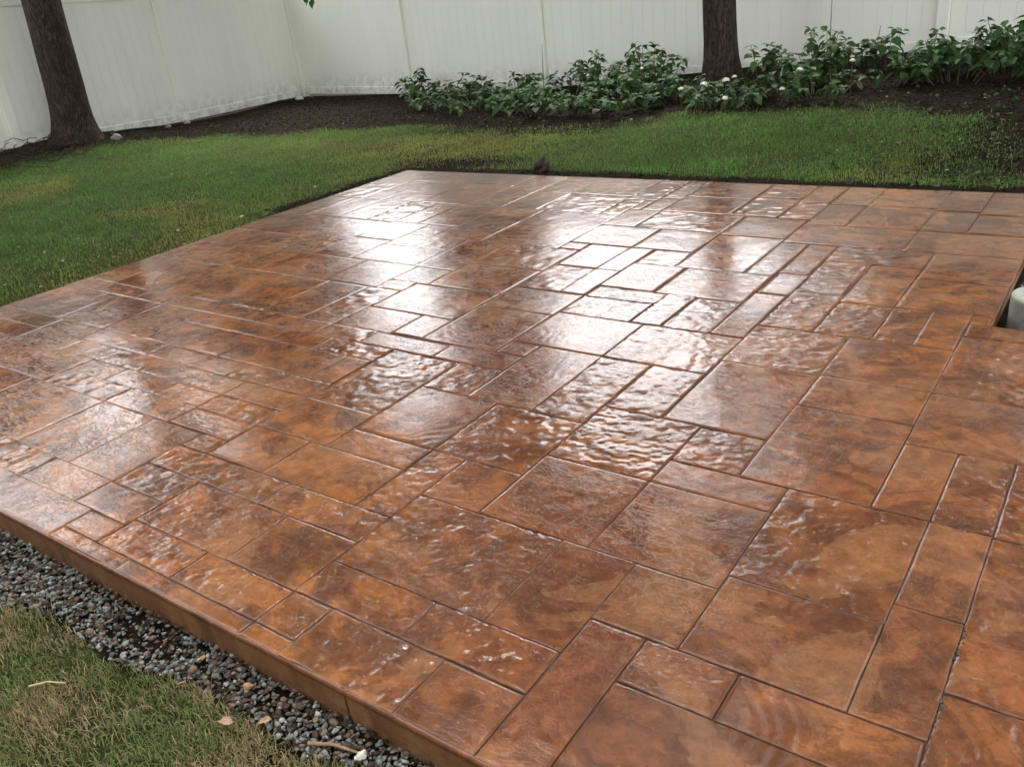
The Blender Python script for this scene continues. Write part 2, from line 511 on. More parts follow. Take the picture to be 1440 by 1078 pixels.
# ---------------------------------------------------------------- the stamped patio
RECTS = [
 (-71, -65, 11.8, 13.86), (-65, -61, 11.8, 13.86), (-61, -56, 11.8, 13.86), (-56, -50, 11.8, 13.86), (-50, -43, 11.8, 13.86), (-43, -34.5, 11.8, 13.86),
 (-34.5, -29.5, 11.8, 12.53), (-29.5, -22, 11.8, 12.53), (-22, -20, 11.8, 12.53), (-20, -15, 11.8, 14.33), (-15, -12, 11.8, 14.33), (-12, -10, 11.8, 18.08),
 (-10, -2, 11.8, 16.1), (-2, 5, 11.8, 15.8), (5, 9, 11.8, 20.02), (9, 15, 11.8, 20.02), (15, 19, 11.8, 20.02), (19, 26, 11.8, 16.8),
 (-34.5, -32, 12.53, 13.86), (-32, -27, 12.53, 14.33), (-27, -22, 12.53, 14.33), (-22, -20, 12.53, 14.33), (-71, -66, 13.86, 15.72), (-66, -59, 13.86, 15.72),
 (-59, -51, 13.86, 15.72), (-51, -46, 13.86, 15.72), (-46, -41, 13.86, 15.72), (-41, -36, 13.86, 15.72), (-36, -32, 13.86, 15.72), (-32, -26, 14.33, 17.57),
 (-26, -22, 14.33, 17.57), (-22, -17, 14.33, 16.3), (-17, -12, 14.33, 16.3), (-71, -64, 15.72, 20.71), (-64, -60, 15.72, 20.71), (-60, -53, 15.72, 20.71),
 (-53, -45, 15.72, 20.71), (-45, -40, 15.72, 20.71), (-40, -36, 15.72, 20.71), (-36, -32, 15.72, 17.57), (-2, 5, 15.8, 20.02), (-10, -7, 16.1, 18.08),
 (-7, -2, 16.1, 18.08), (-22, -15, 16.3, 21.28), (-15, -12, 16.3, 21.28), (19, 26, 16.8, 20.02), (-36, -28, 17.57, 19.41), (-28, -22, 17.57, 19.41),
 (-12, -9, 18.08, 21.28), (-9, -4, 18.08, 22.08), (-4, -2, 18.08, 23.12), (-36, -34, 19.41, 20.71), (-34, -30, 19.41, 22.48), (-30, -24, 19.41, 22.48),
 (-24, -22, 19.41, 24.41), (-2, 4, 20.02, 28.02), (4, 9, 20.02, 28.02), (9, 16, 20.02, 25.02), (16, 20, 20.02, 27.02), (20, 26, 20.02, 27.02),
 (-71, -65, 20.71, 24.13), (-65, -60, 20.71, 24.13), (-60, -52, 20.71, 24.13), (-52, -45, 20.71, 22.48), (-45, -39, 20.71, 22.48), (-39, -34, 20.71, 22.48),
 (-22, -19, 21.28, 24.41), (-19, -14, 21.28, 26.25), (-14, -9, 21.28, 26.25), (-9, -4, 22.08, 28.1), (-52, -48, 22.48, 24.13), (-48, -43, 22.48, 24.13),
 (-43, -39, 22.48, 24.13), (-39, -34, 22.48, 24.13), (-34, -29, 22.48, 25.95), (-29, -24, 22.48, 24.41), (-4, -2, 23.12, 28.1), (-71, -67, 24.13, 25.91),
 (-67, -62, 24.13, 25.91), (-62, -56, 24.13, 25.91), (-56, -52, 24.13, 25.91), (-52, -47, 24.13, 25.91), (-47, -39, 24.13, 25.91), (-39, -34, 24.13, 25.91),
 (-29, -24, 24.41, 29.42), (-24, -19, 24.41, 29.42), (9, 16, 25.02, 29.02), (-71, -67, 25.91, 27.68), (-67, -62, 25.91, 27.68), (-62, -57, 25.91, 27.68),
 (-57, -49, 25.91, 27.68), (-49, -41, 25.91, 27.68), (-41, -34, 25.91, 27.68), (-34, -29, 25.95, 32.69), (-19, -14, 26.25, 31.29), (-14, -9, 26.25, 28.1),
 (16, 20, 27.02, 33.3), (20, 26, 27.02, 33.3), (-71, -63, 27.68, 32.69), (-63, -57, 27.68, 32.69), (-57, -52, 27.68, 32.69), (-52, -44, 27.68, 30.88),
 (-44, -36, 27.68, 30.88), (-36, -34, 27.68, 30.88), (-2, 4, 28.02, 33.3), (4, 9, 28.02, 33.3), (-14, -11, 28.1, 31.29), (-11, -6, 28.1, 34.95),
 (-6, -4, 28.1, 33.3), (-4, -2, 28.1, 33.3), (9, 16, 29.02, 33.3), (-29, -26, 29.42, 32.69), (-26, -22, 29.42, 36.38), (-22, -19, 29.42, 36.38),
 (-52, -48, 30.88, 32.69), (-48, -43, 30.88, 32.69), (-43, -39, 30.88, 32.69), (-39, -34, 30.88, 32.69), (-19, -16, 31.29, 36.38), (-16, -11, 31.29, 38.29),
 (-71, -67, 32.69, 34.55), (-67, -61, 32.69, 34.55), (-61, -57, 32.69, 34.55), (-57, -51, 32.69, 34.55), (-51, -46, 32.69, 34.55), (-46, -41, 32.69, 34.55),
 (-41, -37, 32.69, 34.55), (-37, -31, 32.69, 34.55), (-31, -26, 32.69, 34.69), (-6, -1, 33.3, 38.36), (-1, 7, 33.3, 38.36), (7, 11, 33.3, 38.36),
 (11, 17, 33.3, 38.36), (17, 22, 33.3, 38.36), (22, 26, 33.3, 38.36), (-71, -67, 34.55, 41.07), (-67, -63, 34.55, 41.07), (-63, -60, 34.55, 41.07),
 (-60, -56, 34.55, 41.07), (-56, -53, 34.55, 41.07), (-53, -48, 34.55, 41.07), (-48, -44, 34.55, 41.07), (-44, -41, 34.55, 41.07), (-41, -36, 34.55, 37.83),
 (-36, -31, 34.55, 34.69), (-36, -33.5, 34.69, 37.83), (-33.5, -28, 34.69, 40.69), (-28, -26, 34.69, 36.38), (-11, -6, 34.95, 38.36), (-28, -22, 36.38, 41.38),
 (-22, -16, 36.38, 41.38), (-41, -33.5, 37.83, 42.91), (-16, -11, 38.29, 43.43), (-11, -6, 38.36, 43.43), (-6, -2, 38.36, 40.36), (-2, 4, 38.36, 40.36),
 (4, 9, 38.36, 40.36), (9, 13, 38.36, 40.36), (13, 19, 38.36, 40.36), (19, 26, 38.36, 40.36), (-6, -1, 40.36, 45.49), (-1, 4, 40.36, 45.49),
 (4, 8, 40.36, 45.49), (8, 13, 40.36, 45.49), (13, 19, 40.36, 45.49), (19, 26, 40.36, 45.49), (-33.5, -28, 40.69, 44.54), (-71, -65, 41.07, 46.03),
 (-65, -57, 41.07, 46.03), (-57, -49, 41.07, 46.03), (-49, -43.5, 41.07, 46.03), (-43.5, -41, 41.07, 42.91), (-28, -23, 41.38, 44.54), (-23, -21, 41.38, 46.46),
 (-21, -18, 41.38, 46.46), (-18, -16, 41.38, 48.38), (-43.5, -40, 42.91, 46.03), (-40, -33.5, 42.91, 47.91), (-16, -13, 43.43, 49.43), (-13, -10, 43.43, 48.43),
 (-10, -8, 43.43, 48.52), (-8, -6, 43.43, 48.52), (-33.5, -30, 44.54, 49.54), (-30, -28, 44.54, 49.65), (-28, -23, 44.54, 46.46), (-6, 2, 45.49, 47.3),
 (2, 10, 45.49, 47.3), (10, 16, 45.49, 47.3), (16, 20, 45.49, 47.3), (20, 26, 45.49, 47.3), (-71, -63, 46.03, 50.03), (-63, -55.5, 46.03, 50.03),
 (-55.5, -51, 46.03, 51.09), (-51, -44, 46.03, 50.03), (-44, -40, 46.03, 53.03), (-28, -24, 46.46, 51.57), (-24, -18, 46.46, 51.57), (-6, -5, 47.3, 48.52),
 (-40, -33.5, 47.91, 53.03), (-18, -16, 48.38, 52.38), (-13, -10, 48.43, 55.52), (-10, -5, 48.52, 53.66), (-16, -13, 49.43, 55.52), (-33.5, -30, 49.54, 54.83),
 (-30, -28, 49.65, 54.83), (-71, -63, 50.03, 56.03), (-63, -55.5, 50.03, 56.03), (-51, -44, 50.03, 53.03), (-55.5, -51, 51.09, 56.27), (-28, -25, 51.57, 54.83),
 (-25, -20, 51.57, 59.57), (-20, -18, 51.57, 58.91), (-18, -16, 52.38, 58.91), (-51, -48, 53.03, 56.27), (-48, -43, 53.03, 59.03), (-43, -35.5, 53.03, 58.03),
 (-35.5, -33.5, 53.03, 54.83), (-10, -5, 53.66, 58.91), (-35.5, -30, 54.83, 59.92), (-30, -25, 54.83, 59.92), (-16, -10, 55.52, 58.91), (-71, -67, 56.03, 62.95),
 (-67, -63, 56.03, 62.95), (-63, -59, 56.03, 62.95), (-59, -55.5, 56.03, 62.95), (-55.5, -52.5, 56.27, 62.95), (-52.5, -48, 56.27, 62.95), (-43, -35.5, 58.03, 62.95),
 (-20, -12, 58.91, 63.79), (-12, -5, 58.91, 63.79), (-48, -43, 59.03, 62.95), (-25, -20, 59.57, 64.89), (-35.5, -32.5, 59.92, 64.89), (-32.5, -25, 59.92, 64.89),
 (-71, -66, 62.95, 68.95), (-66, -63, 62.95, 70.95), (-63, -58, 62.95, 70.95), (-58, -52, 62.95, 70.95), (-52, -48, 62.95, 68.95), (-48, -44, 62.95, 68.95),
 (-44, -37.5, 62.95, 68.95), (-37.5, -35.5, 62.95, 68.05), (-20, -17, 63.79, 69.79), (-17, -12, 63.79, 69.79), (-12, -9, 63.79, 69.34), (-9, -5, 63.79, 68.79),
 (-35.5, -34.5, 64.89, 68.05), (-34.5, -32.5, 64.89, 68.89), (-32.5, -26.5, 64.89, 69.89), (-26.5, -22.5, 64.89, 70.89), (-22.5, -20, 64.89, 69.89), (-37.5, -34.5, 68.05, 75.6),
 (-9, -5, 68.79, 75.6), (-34.5, -32.5, 68.89, 75.6), (-71, -66, 68.95, 75.6), (-52, -48, 68.95, 75.6), (-48, -44, 68.95, 75.6), (-44, -37.5, 68.95, 75.6),
 (-12, -9, 69.34, 75.6), (-20, -17, 69.79, 75.6), (-17, -12, 69.79, 75.6), (-32.5, -26.5, 69.89, 75.6), (-22.5, -20, 69.89, 75.6), (-26.5, -22.5, 70.89, 75.6),
 (-66, -58, 70.95, 75.6), (-58, -52, 70.95, 75.6)]
patio = empty('stamped_patio', (SX0, SY0, 0))
tag(patio, 'wet glossy terracotta stamped concrete patio filling the middle of the yard', 'patio')
pinv = Vector((-SX0, -SY0, 0))
def pobj(name, me, loc=(0, 0, 0), rz=0.0):
    o = obj(name, me, patio, (loc[0] + pinv.x, loc[1] + pinv.y, loc[2]), rz)
    return o

# the slab body, an L cut back a little under the stamped skin
i_ = 0.012
Lp = [(SX0 + i_, SY0 + i_), (SX1 - i_, SY0 + i_), (SX1 - i_, NY - i_), (NX - i_, NY - i_), (NX - i_, SY1 - i_), (SX0 + i_, SY1 - i_)]
V = [(x, y, -0.150) for x, y in Lp] + [(x, y, -0.0055) for x, y in Lp]
F = [tuple(reversed(range(6))), tuple(range(6, 12))] + [(i, (i + 1) % 6, 6 + (i + 1) % 6, 6 + i) for i in range(6)]
pobj('slab_core', mesh_vf('slab_core', V, F, M['groove']))

# formed side faces between the control joints
def face_piece(x0, y0, x1, y1, nrm, seed):
    L = math.hypot(x1 - x0, y1 - y0)
    n = max(2, int(L / 0.03)); k = 6
    ss = np.linspace(0, 1, n + 1); zz = np.linspace(-0.150, -0.019, k + 1)
    S, Z = np.meshgrid(ss, zz, indexing='ij')
    off = 0.0105 + 0.003 * (fbm(S * L * 7 + seed, Z * 30, seed, 4) - 0.5)
    off = off - 0.003 * (sms(0.0, 0.006 / L, S) < 0.5) - 0.003 * (sms(0.0, 0.006 / L, 1 - S) < 0.5)
    X = x0 + (x1 - x0) * S + nrm[0] * off; Y = y0 + (y1 - y0) * S + nrm[1] * off
    idx_ = np.arange(X.size).reshape(X.shape)
    F_ = np.stack([idx_[:-1, :-1], idx_[1:, :-1], idx_[1:, 1:], idx_[:-1, 1:]], -1).reshape(-1, 4)
    return mesh_np('edge_face', np.stack([X, Y, Z], -1).reshape(-1, 3), F_, M['face'], True)
cuts = [SX0 + i_, -3.95, -2.585, -1.300, 0.10, SX1 - i_]
for a, b_ in zip(cuts[:-1], cuts[1:]):
    pobj('edge_face', face_piece(a + 0.0018, SY0 + i_, b_ - 0.0018, SY0 + i_, (0, -1), int(a * 10) % 97))
pobj('edge_face', face_piece(SX0 + i_, SY1 - i_, SX0 + i_, SY0 + i_, (-1, 0), 5))
pobj('edge_face', face_piece(NX - i_, NY - i_, NX - i_, SY1 - i_, (1, 0), 8))
pobj('edge_face', face_piece(SX1 - i_, NY - i_, NX - i_, NY - i_, (0, 1), 9))

# rounded tooled lip round the outside
def lip(pts, seed):
    P = [Vector((*q, -0.0125)) for q in pts]
    segs = []
    for a, b_ in zip(P[:-1], P[1:]):
        n = max(1, int((b_ - a).length / 0.04))
        segs += [a.lerp(b_, i / n) for i in range(n)]
    segs.append(P[-1])
    V, F = [], []
    K = 8
    for i, q in enumerate(segs):
        a = segs[max(0, i - 1)]; c = segs[min(len(segs) - 1, i + 1)]
        d = (c - a).normalized(); s = Vector((d.y, -d.x, 0))
        w_ = 0.0022 * (float(fbm(np.array(i * .35), np.array(seed * 3.3), seed, 3)) - .5)
        for k in range(K):
            an = 2 * math.pi * k / K
            V.append(tuple(q + s * (math.cos(an) * 0.0085 - 0.0035 + w_) + Vector((0, 0, math.sin(an) * 0.0105))))
    for i in range(len(segs) - 1):
        for k in range(K):
            F.append((i * K + k, i * K + (k + 1) % K, i * K + K + (k + 1) % K, i * K + K + k))
    return mesh_vf('edge_lip', V, F, M['lip'], True)
pobj('edge_lip', lip([(SX0, SY1), (SX0, SY0), (SX1, SY0)], 1))
pobj('edge_lip', lip([(SX1, NY), (NX, NY), (NX, SY1), (SX0, SY1)], 2))

def panel_mesh(w_, h_, res, style, seed, falls, wob, jf=1.0):
    e0, e1 = 0.0014, 0.0034
    def ax(L):
        n = max(2, int(round((L - 2 * e1) / res)))
        return np.concatenate([[0, 0.0, e0], np.linspace(e1, L - e1, n + 1), [L - e0, L, L]])
    xs_, ys_ = ax(w_), ax(h_)
    X, Y = np.meshgrid(xs_, ys_, indexing='ij')
    sx, sy = seed * 3.17, seed * 1.93
    r = fbm((X + sx) * 7, (Y + sy) * 7, seed, 3)
    if style == 0:      # wind-ripple slate
        an = seed * 0.7
        u = X * math.cos(an) + Y * math.sin(an); v = -X * math.sin(an) + Y * math.cos(an)
        ph = np.hypot(u - w_ * 0.2, v + 0.4) * 2 * math.pi / 0.036 + 16 * fbm((X + sx) * 11, (Y + sy) * 11, seed + 3, 4)
        am = sms(0.36, 0.62, fbm((X + sx) * 5, (Y + sy) * 5, seed + 9, 3))
        wv = 1 - np.abs(np.sin(ph * 0.5))
        z = -0.0016 * wv ** 4 * (0.05 + am) + 0.0020 * (r - .5)
    elif style == 1:    # cleft slate
        q = fbm((X + sx) * 22, (Y + sy) * 34, seed + 1, 5)
        rd = 1 - np.abs(2 * q - 0.95)
        z = 0.0052 * (sms(0.45, 0.55, fbm((X + sx) * 15, (Y + sy) * 15, seed + 2, 4)) - .5) * 0.34 - 0.0022 * sms(0.82, 1.0, rd) + 0.0025 * (r - .5)
    else:               # smoother stone
        z = 0.0025 * (r - .5) + 0.0014 * (fbm((X + sx) * 30, (Y + sy) * 30, seed + 4, 3) - .5)
    z = z + 0.0012 * (fbm((X + sx) * 2, (Y + sy) * 2, seed + 12, 2) - .5)
    z = z - 0.0005
    # edges fall away into the joint
    for D, fl in ((X, falls[0]), (w_ - X, falls[1]), (Y, falls[2]), (h_ - Y, falls[3])):
        z = z - fl * (1 - sms(0.0, 0.0036, D)) ** 1.5
    bx = (1 - sms(0.0, 0.03, np.minimum(X, w_ - X))); by = (1 - sms(0.0, 0.03, np.minimum(Y, h_ - Y)))
    X2 = X + by * 0 + wob * (vnoise(Y * 14 + sy, X * 0 + seed, 3) - .5) * bx * np.where(X < w_ / 2, 1, -1)
    Y2 = Y + wob * (vnoise(X * 14 + sx, Y * 0 + seed, 7) - .5) * by * np.where(Y < h_ / 2, 1, -1)
    z[0, :] = -0.009; z[-1, :] = -0.009; z[:, 0] = -0.009; z[:, -1] = -0.009
    idx_ = np.arange(X.size).reshape(X.shape)
    F_ = np.stack([idx_[:-1, :-1], idx_[1:, :-1], idx_[1:, 1:], idx_[:-1, 1:]], -1).reshape(-1, 4)
    me = mesh_np('stamped_panel', np.stack([X2, Y2, z], -1).reshape(-1, 3), F_, M['conc'], True)
    J = np.zeros(X.shape)
    for D, fl in ((X, falls[0]), (w_ - X, falls[1]), (Y, falls[2]), (h_ - Y, falls[3])):
        J = np.maximum(J, (1 - sms(0.0008, 0.0042, D)) * min(0.9, fl / 0.0032) * jf)
    at_ = me.attributes.new('joint', 'FLOAT', 'POINT'); at_.data.foreach_set('value', J.ravel().astype(np.float32))
    return me

for k, (x0, x1, y0, y1) in enumerate(RECTS):
    if y1 - y0 < 0.35: continue
    x0 *= E_; x1 *= E_; y0 *= E_; y1 *= E_
    cx, cy = (x0 + x1) / 2, (y0 + y1) / 2
    faint = cx < -2.9
    dist = math.hypot(cx, cy)
    vis = cx < 0.9
    res = 0.0075 if dist < 2.6 else (0.011 if dist < 3.9 else 0.018)
    if not vis: res = 0.05
    g = 0.0003 if faint else 0.0011
    gs = [g * rnd.uniform(0.6, 1.35) for _ in range(4)]
    edge = [abs(x0 - SX0) < 1e-3, abs(x1 - SX1) < 1e-3 or (abs(x1 - NX) < 1e-3 and y1 > NY + 1e-3), abs(y0 - SY0) < 1e-3, abs(y1 - SY1) < 1e-3 or (abs(y1 - NY) < 1e-3 and x1 > NX + 1e-3)]
    falls = []
    for s_ in range(4):
        if edge[s_]: gs[s_] = 0.0; falls.append(0.0055)
        else: falls.append(rnd.choice((0.0006, 0.0018, 0.0028, 0.0042)) * (0.26 if faint else 1.0))
    a0, a1, b0, b1 = x0 + gs[0], x1 - gs[1], y0 + gs[2], y1 - gs[3]
    style = rnd.choice((0, 0, 1, 1, 2) if not faint else (1, 2, 2, 0))
    me = panel_mesh(a1 - a0, b1 - b0, res, style, k + 1, falls, 0.0022)
    o = pobj('stamped_panel', me, (a0, b0, rnd.uniform(-0.0004, 0.0004)))
    o.rotation_euler = (rnd.gauss(0, 0.0012), rnd.gauss(0, 0.0012), 0)
# grey mortar-like grit washed into the wide joint at the lower right
def blob_mesh(name, n, sample, size, cols, mat, flat=0.6):
    t = (1 + 5 ** .5) / 2
    b = np.array([(-1, t, 0), (1, t, 0), (-1, -t, 0), (1, -t, 0), (0, -1, t), (0, 1, t), (0, -1, -t), (0, 1, -t), (t, 0, -1), (t, 0, 1), (-t, 0, -1), (-t, 0, 1)], float)
    b /= np.linalg.norm(b[0])
    f = np.array([(0, 11, 5), (0, 5, 1), (0, 1, 7), (0, 7, 10), (0, 10, 11), (1, 5, 9), (5, 11, 4), (11, 10, 2), (10, 7, 6), (7, 1, 8), (3, 9, 4), (3, 4, 2), (3, 2, 6), (3, 6, 8), (3, 8, 9), (4, 9, 5), (2, 4, 11), (6, 2, 10), (8, 6, 7), (9, 8, 1)])
    P = sample(n); n = len(P)
    s = size[0] * (size[1] / size[0]) ** rng.random(n) 
    sc3 = np.stack([rng.uniform(.75, 1.35, n), rng.uniform(.65, 1.0, n), rng.uniform(flat * .7, flat * 1.2, n)], 1) * s[:, None] * .5
    B = b[None] * (1 + rng.uniform(-.36, .36, (n, 12, 1))) * sc3[:, None, :]
    an = rng.uniform(0, 2 * math.pi, n); ti = rng.normal(0, .35, n)
    ca, sa, ct, st = np.cos(an), np.sin(an), np.cos(ti), np.sin(ti)
    x, y, z = B[..., 0], B[..., 1], B[..., 2]
    y, z = y * ct[:, None] - z * st[:, None], y * st[:, None] + z * ct[:, None]
    x, y = x * ca[:, None] - y * sa[:, None], x * sa[:, None] + y * ca[:, None]
    V_ = np.stack([x, y, z], -1) + P[:, None, :]
    F_ = f[None] + (np.arange(n) * 12)[:, None, None]
    cols = np.array(cols); c = cols[rng.integers(0, len(cols), n)] * rng.uniform(.7, 1.3, (n, 1))
    return mesh_np(name, V_.reshape(-1, 3), F_.reshape(-1, 3), mat, False, np.repeat(c, 12, 0))
grit_s = lambda n: np.stack([-0.1475 + rng.normal(0, .003, n), rng.uniform(1.42, 1.745, n), rng.uniform(-.006, -.0025, n)], 1)
o = pobj('joint_grit', blob_mesh('joint_grit', 260, grit_s, (.003, .009), [(.05, .045, .035), (.09, .085, .07), (.02, .018, .015)], M['stone']))
tag(o, kind='stuff')

# ---------------------------------------------------------------- white vinyl fence
FX, FY = -12.17, 10.65
def board_me(w_):
    c = 0.0016
    V = []
    for z in (0, 1):
        V += [(0.0005, c, z), (c, 0, z), (w_ - c, 0, z), (w_ - 0.0005, c, z), (w_ - .0005, .022, z), (.0005, .022, z)]
    F = [(5, 4, 3, 2, 1, 0), (6, 7, 8, 9, 10, 11)] + [(i, (i + 1) % 6, 6 + (i + 1) % 6, 6 + i) for i in range(6)]
    return mesh_vf('board', V, F, M['vinyl'])
BW = 0.1495
bme = board_me(BW)
V, F = box_vf(-.0635, .0635, -.0635, .0635, 0, 1.0, .008)
pme = mesh_vf('post', V, F, M['vinyl'])
Vc, Fc = box_vf(-.074, .074, -.074, .074, 0, .022, .004)
n0 = len(Vc); Vc += [(-.066, -.066, .022), (.066, -.066, .022), (.066, .066, .022), (-.066, .066, .022), (0, 0, .06)]
Fc += [(n0, n0 + 1, n0 + 4), (n0 + 1, n0 + 2, n0 + 4), (n0 + 2, n0 + 3, n0 + 4), (n0 + 3, n0, n0 + 4)]
cme = mesh_vf('post_cap', Vc, Fc, M['vinyl'])
def rail_me(L, dz, hgt, name):
    b_ = .005
    prof = [(-.012, 0 + b_), (-.012 + b_, 0), (.034 - b_, 0), (.034, b_), (.034, hgt - b_), (.034 - b_, hgt), (-.012 + b_, hgt), (-.012, hgt - b_)]
    V = [(0, y, z) for y, z in prof] + [(L, y, z + dz) for y, z in prof]
    F = [tuple(range(8)), tuple(reversed(range(8, 16)))] + [(i, 8 + i, 8 + (i + 1) % 8, (i + 1) % 8) for i in range(8)]
    return mesh_vf(name, V, F, M['vinyl'])
def fence(name, label, p0, d, stations, base, last_post=True, first_post=True):
    """p0 start, d unit direction along the fence, stations = post distances, base(s) = height of the rail bottom"""
    rz = math.atan2(d[1], d[0])
    f = empty(name, (p0[0], p0[1], 0), rz)
    tag(f, label, 'fence', 'white vinyl privacy fences')
    for k, s in enumerate(stations):
        if (k == 0 and not first_post) or (k == len(stations) - 1 and not last_post): continue
        zb = float(terr(p0[0] + d[0] * s, p0[1] + d[1] * s)) - .15
        top = base(s) + 1.90
        o_ = obj('post', pme, f, (s, 0.011, zb)); o_.scale = (1, 1, top - zb)
        obj('post_cap', cme, f, (s, 0.011, top - 0.002))
    for a, b_ in zip(stations[:-1], stations[1:]):
        a2, b2 = a + .0655, b_ - .0655
        L = b2 - a2; z0, z1 = base(a2), base(b2)
        obj('bottom_rail', rail_me(L, z1 - z0, .115, 'bottom_rail'), f, (a2, 0, z0))
        obj('top_rail', rail_me(L, z1 - z0, .09, 'top_rail'), f, (a2, 0, z0 + 1.74))
        n = int(round(L / .1515)); st = L / n
        for i in range(n):
            s = a2 + i * st
            o_ = obj('board', bme, f, (s + .0002, 0.0 + rnd.uniform(-.0003, .0003), base(s + st / 2) + .095))
            o_.scale = ((st - .0004) / BW, 1, 1.665)
    return f
def base_back(s):
    x = FX + s
    t = float(sms(-9.9, 1.0, x))
    return 0.062 - .05 * float(sms(-11.5, -9.7, x)) + .03 * float(sms(-9.7, -7.1, x)) + 0.335 * float(sms(-7.4, 0.5, x))
xb = [FX, -9.66, -7.10, -4.54, -1.97, 0.59, 3.15, 5.71, 8.27]
fence('vinyl_fence', 'long white vinyl fence across the back, behind the leafy shrubs', (FX, FY), (1, 0), [x - FX for x in xb], base_back)
yl = [-4.5, -2.0, .5, 3.05, 5.60, 8.15, FY]
def base_left(s):      # runs from the corner toward the camera
    y = FY - s
    return 0.040 + .10 * math.exp(-((y - 5.9) ** 2) / 3.0) - 0.035 * float(sms(9.5, 7.5, y))
fence('vinyl_fence', 'white vinyl fence along the left side, behind the dark left tree trunk', (FX, FY), (0, -1), [FY - y for y in reversed(yl)], base_left, first_post=False)

# ---------------------------------------------------------------- trees
def tube_np(pts, rad, K=12, seed=0, rough=0.0, flare=None):
    pts = [Vector(q) for q in pts]
    V, F = [], []
    for i, q in enumerate(pts):
        a = pts[max(0, i - 1)]; c = pts[min(len(pts) - 1, i + 1)]
        d = (c - a).normalized()
        s = d.cross(Vector((0, 0, 1)));
        if s.length < 1e-3 or abs(d.z) > .9: s = Vector((1, 0, 0)) - d * d.x
        s.normalize(); u = s.cross(d)
        for k in range(K):
            an = 2 * math.pi * k / K
            r = rad[i] * (1 + rough * (float(vnoise(np.array(k * 1.3 + seed), np.array(i * .6), seed)) - .5) * 2)
            if flare: r *= flare(i, an)
            V.append(tuple(q + (s * math.cos(an) + u * math.sin(an)) * r))
    for i in range(len(pts) - 1):
        for k in range(K):
            F.append((i * K + k, i * K + (k + 1) % K, i * K + K + (k + 1) % K, i * K + K + k))
    F.append(tuple(range((len(pts) - 1) * K, len(pts) * K)))
    return V, F
def leaf_cloud(name, centers, spread, n, size, cols, seed, mat):
    g = np.random.default_rng(seed)
    c = np.array(centers)[g.integers(0, len(centers), n)]
    d = g.normal(size=(n, 3)); d /= np.linalg.norm(d, axis=1)[:, None]
    P = c[:, :3] + d * (g.random(n) ** .6 * c[:, 3] * g.uniform(.8, 1.25, n))[:, None] * np.array(spread)
    a = g.normal(size=(n, 3)); a[:, 2] -= .3; a /= np.linalg.norm(a, axis=1)[:, None]
    b_ = np.cross(a, g.normal(size=(n, 3))); b_ /= np.linalg.norm(b_, axis=1)[:, None]
    s = g.uniform(size[0], size[1], n)[:, None]
    V_ = np.stack([P - a * s * .5, P + b_ * s * .27, P + a * s * .5, P - b_ * s * .27], 1).reshape(-1, 3)
    F_ = np.arange(n * 4).reshape(-1, 4)
    col = np.array(cols)[g.integers(0, len(cols), n)] * g.uniform(.7, 1.3, (n, 1))
    return mesh_np(name, V_, F_, mat, False, np.repeat(col, 4, 0))
def tree(label, x, y, r0, r1, hgt, crowns, n, size, cols, seed, group=None, limbs=5, crown_name='crown', flare=None, z=None, lean=0.0):
    z = float(terr(x, y)) if z is None else z
    t = empty('tree', (x, y, z))
    tag(t, label, 'tree', group)
    pts, rad = [], []
    nz = 26
    for i in range(nz + 1):
        q = i / nz; zz = -.1 + (hgt + .1) * q ** 1.3
        pts.append((lean * zz + 0.05 * math.sin(zz * 0.9 + seed), 0.05 * math.cos(zz * .7 + seed) - .05, zz))
        rad.append((r0 + (r1 - r0) * q) * (1 - .75 * max(0, q - .75) / .25) * (1 + .42 * math.exp(-max(zz, 0) / .16)))
    V, F = tube_np(pts, rad, 20, seed, .05, flare)
    obj('trunk', mesh_vf('trunk', V, F, M['bark'], True), t)
    g = random.Random(seed)
    for k in range(limbs):
        c = crowns[k % len(crowns)]
        h0 = hgt * g.uniform(.45, .9)
        p0 = Vector(pts[min(nz, int((h0 / hgt) ** (1 / 1.3) * nz))])
        p1 = Vector((c[0] * g.uniform(.6, 1), c[1] * g.uniform(.6, 1), max(c[2] + g.uniform(-.4, .2) * c[3], h0 + .2)))
        pm = p0.lerp(p1, .5) + Vector((0, 0, .25))
        V, F = tube_np([p0, pm, p1], [r1 * .5, r1 * .3, r1 * .08], 7, seed + k)
        obj('limb', mesh_vf('limb', V, F, M['bark'], True), t)
    cc = []
    for c in crowns:
        for _ in range(16):
            d = Vector((g.gauss(0, 1), g.gauss(0, 1), g.gauss(0, .85))).normalized() * c[3] * g.random() ** .5 * .85
            cc.append((c[0] + d.x, c[1] + d.y, c[2] + d.z, c[3] * g.uniform(.28, .55)))
    o_ = obj(crown_name, leaf_cloud('crown', cc, (1, 1, .8), n, size, cols, seed, M['crown']), t)
    o_['kind'] = 'stuff'
    return t
DK = [(.022, .050, .014), (.030, .066, .018), (.016, .038, .012), (.045, .080, .022)]
fl = lambda i, an: 1 + .10 * math.exp(-i / 3.0) * math.sin(3 * an + 1) + .05 * math.exp(-i / 2.0) * math.sin(7 * an)
tree('thick dark trunk of the left tree beside the left fence', -11.42, 6.05, .245, .18, 6.2,
     [(1.2, 1.2, 7.4, 2.4), (.2, -2.6, 7.6, 2.6), (3.0, -0.6, 8.8, 2.8), (4.6, 1.6, 8.2, 2.4), (5.0, -3.4, 8.6, 2.8), (-1.2, .6, 7.0, 2.0), (3.0, 2.9, 5.6, 1.9), (4.6, 2.4, 5.9, 1.6)], 60000, (.16, .26), DK, 31, 'yard trees inside the fence', flare=fl, z=.17, lean=.05)  # crowns, out of view, widened over the yard to block sky light
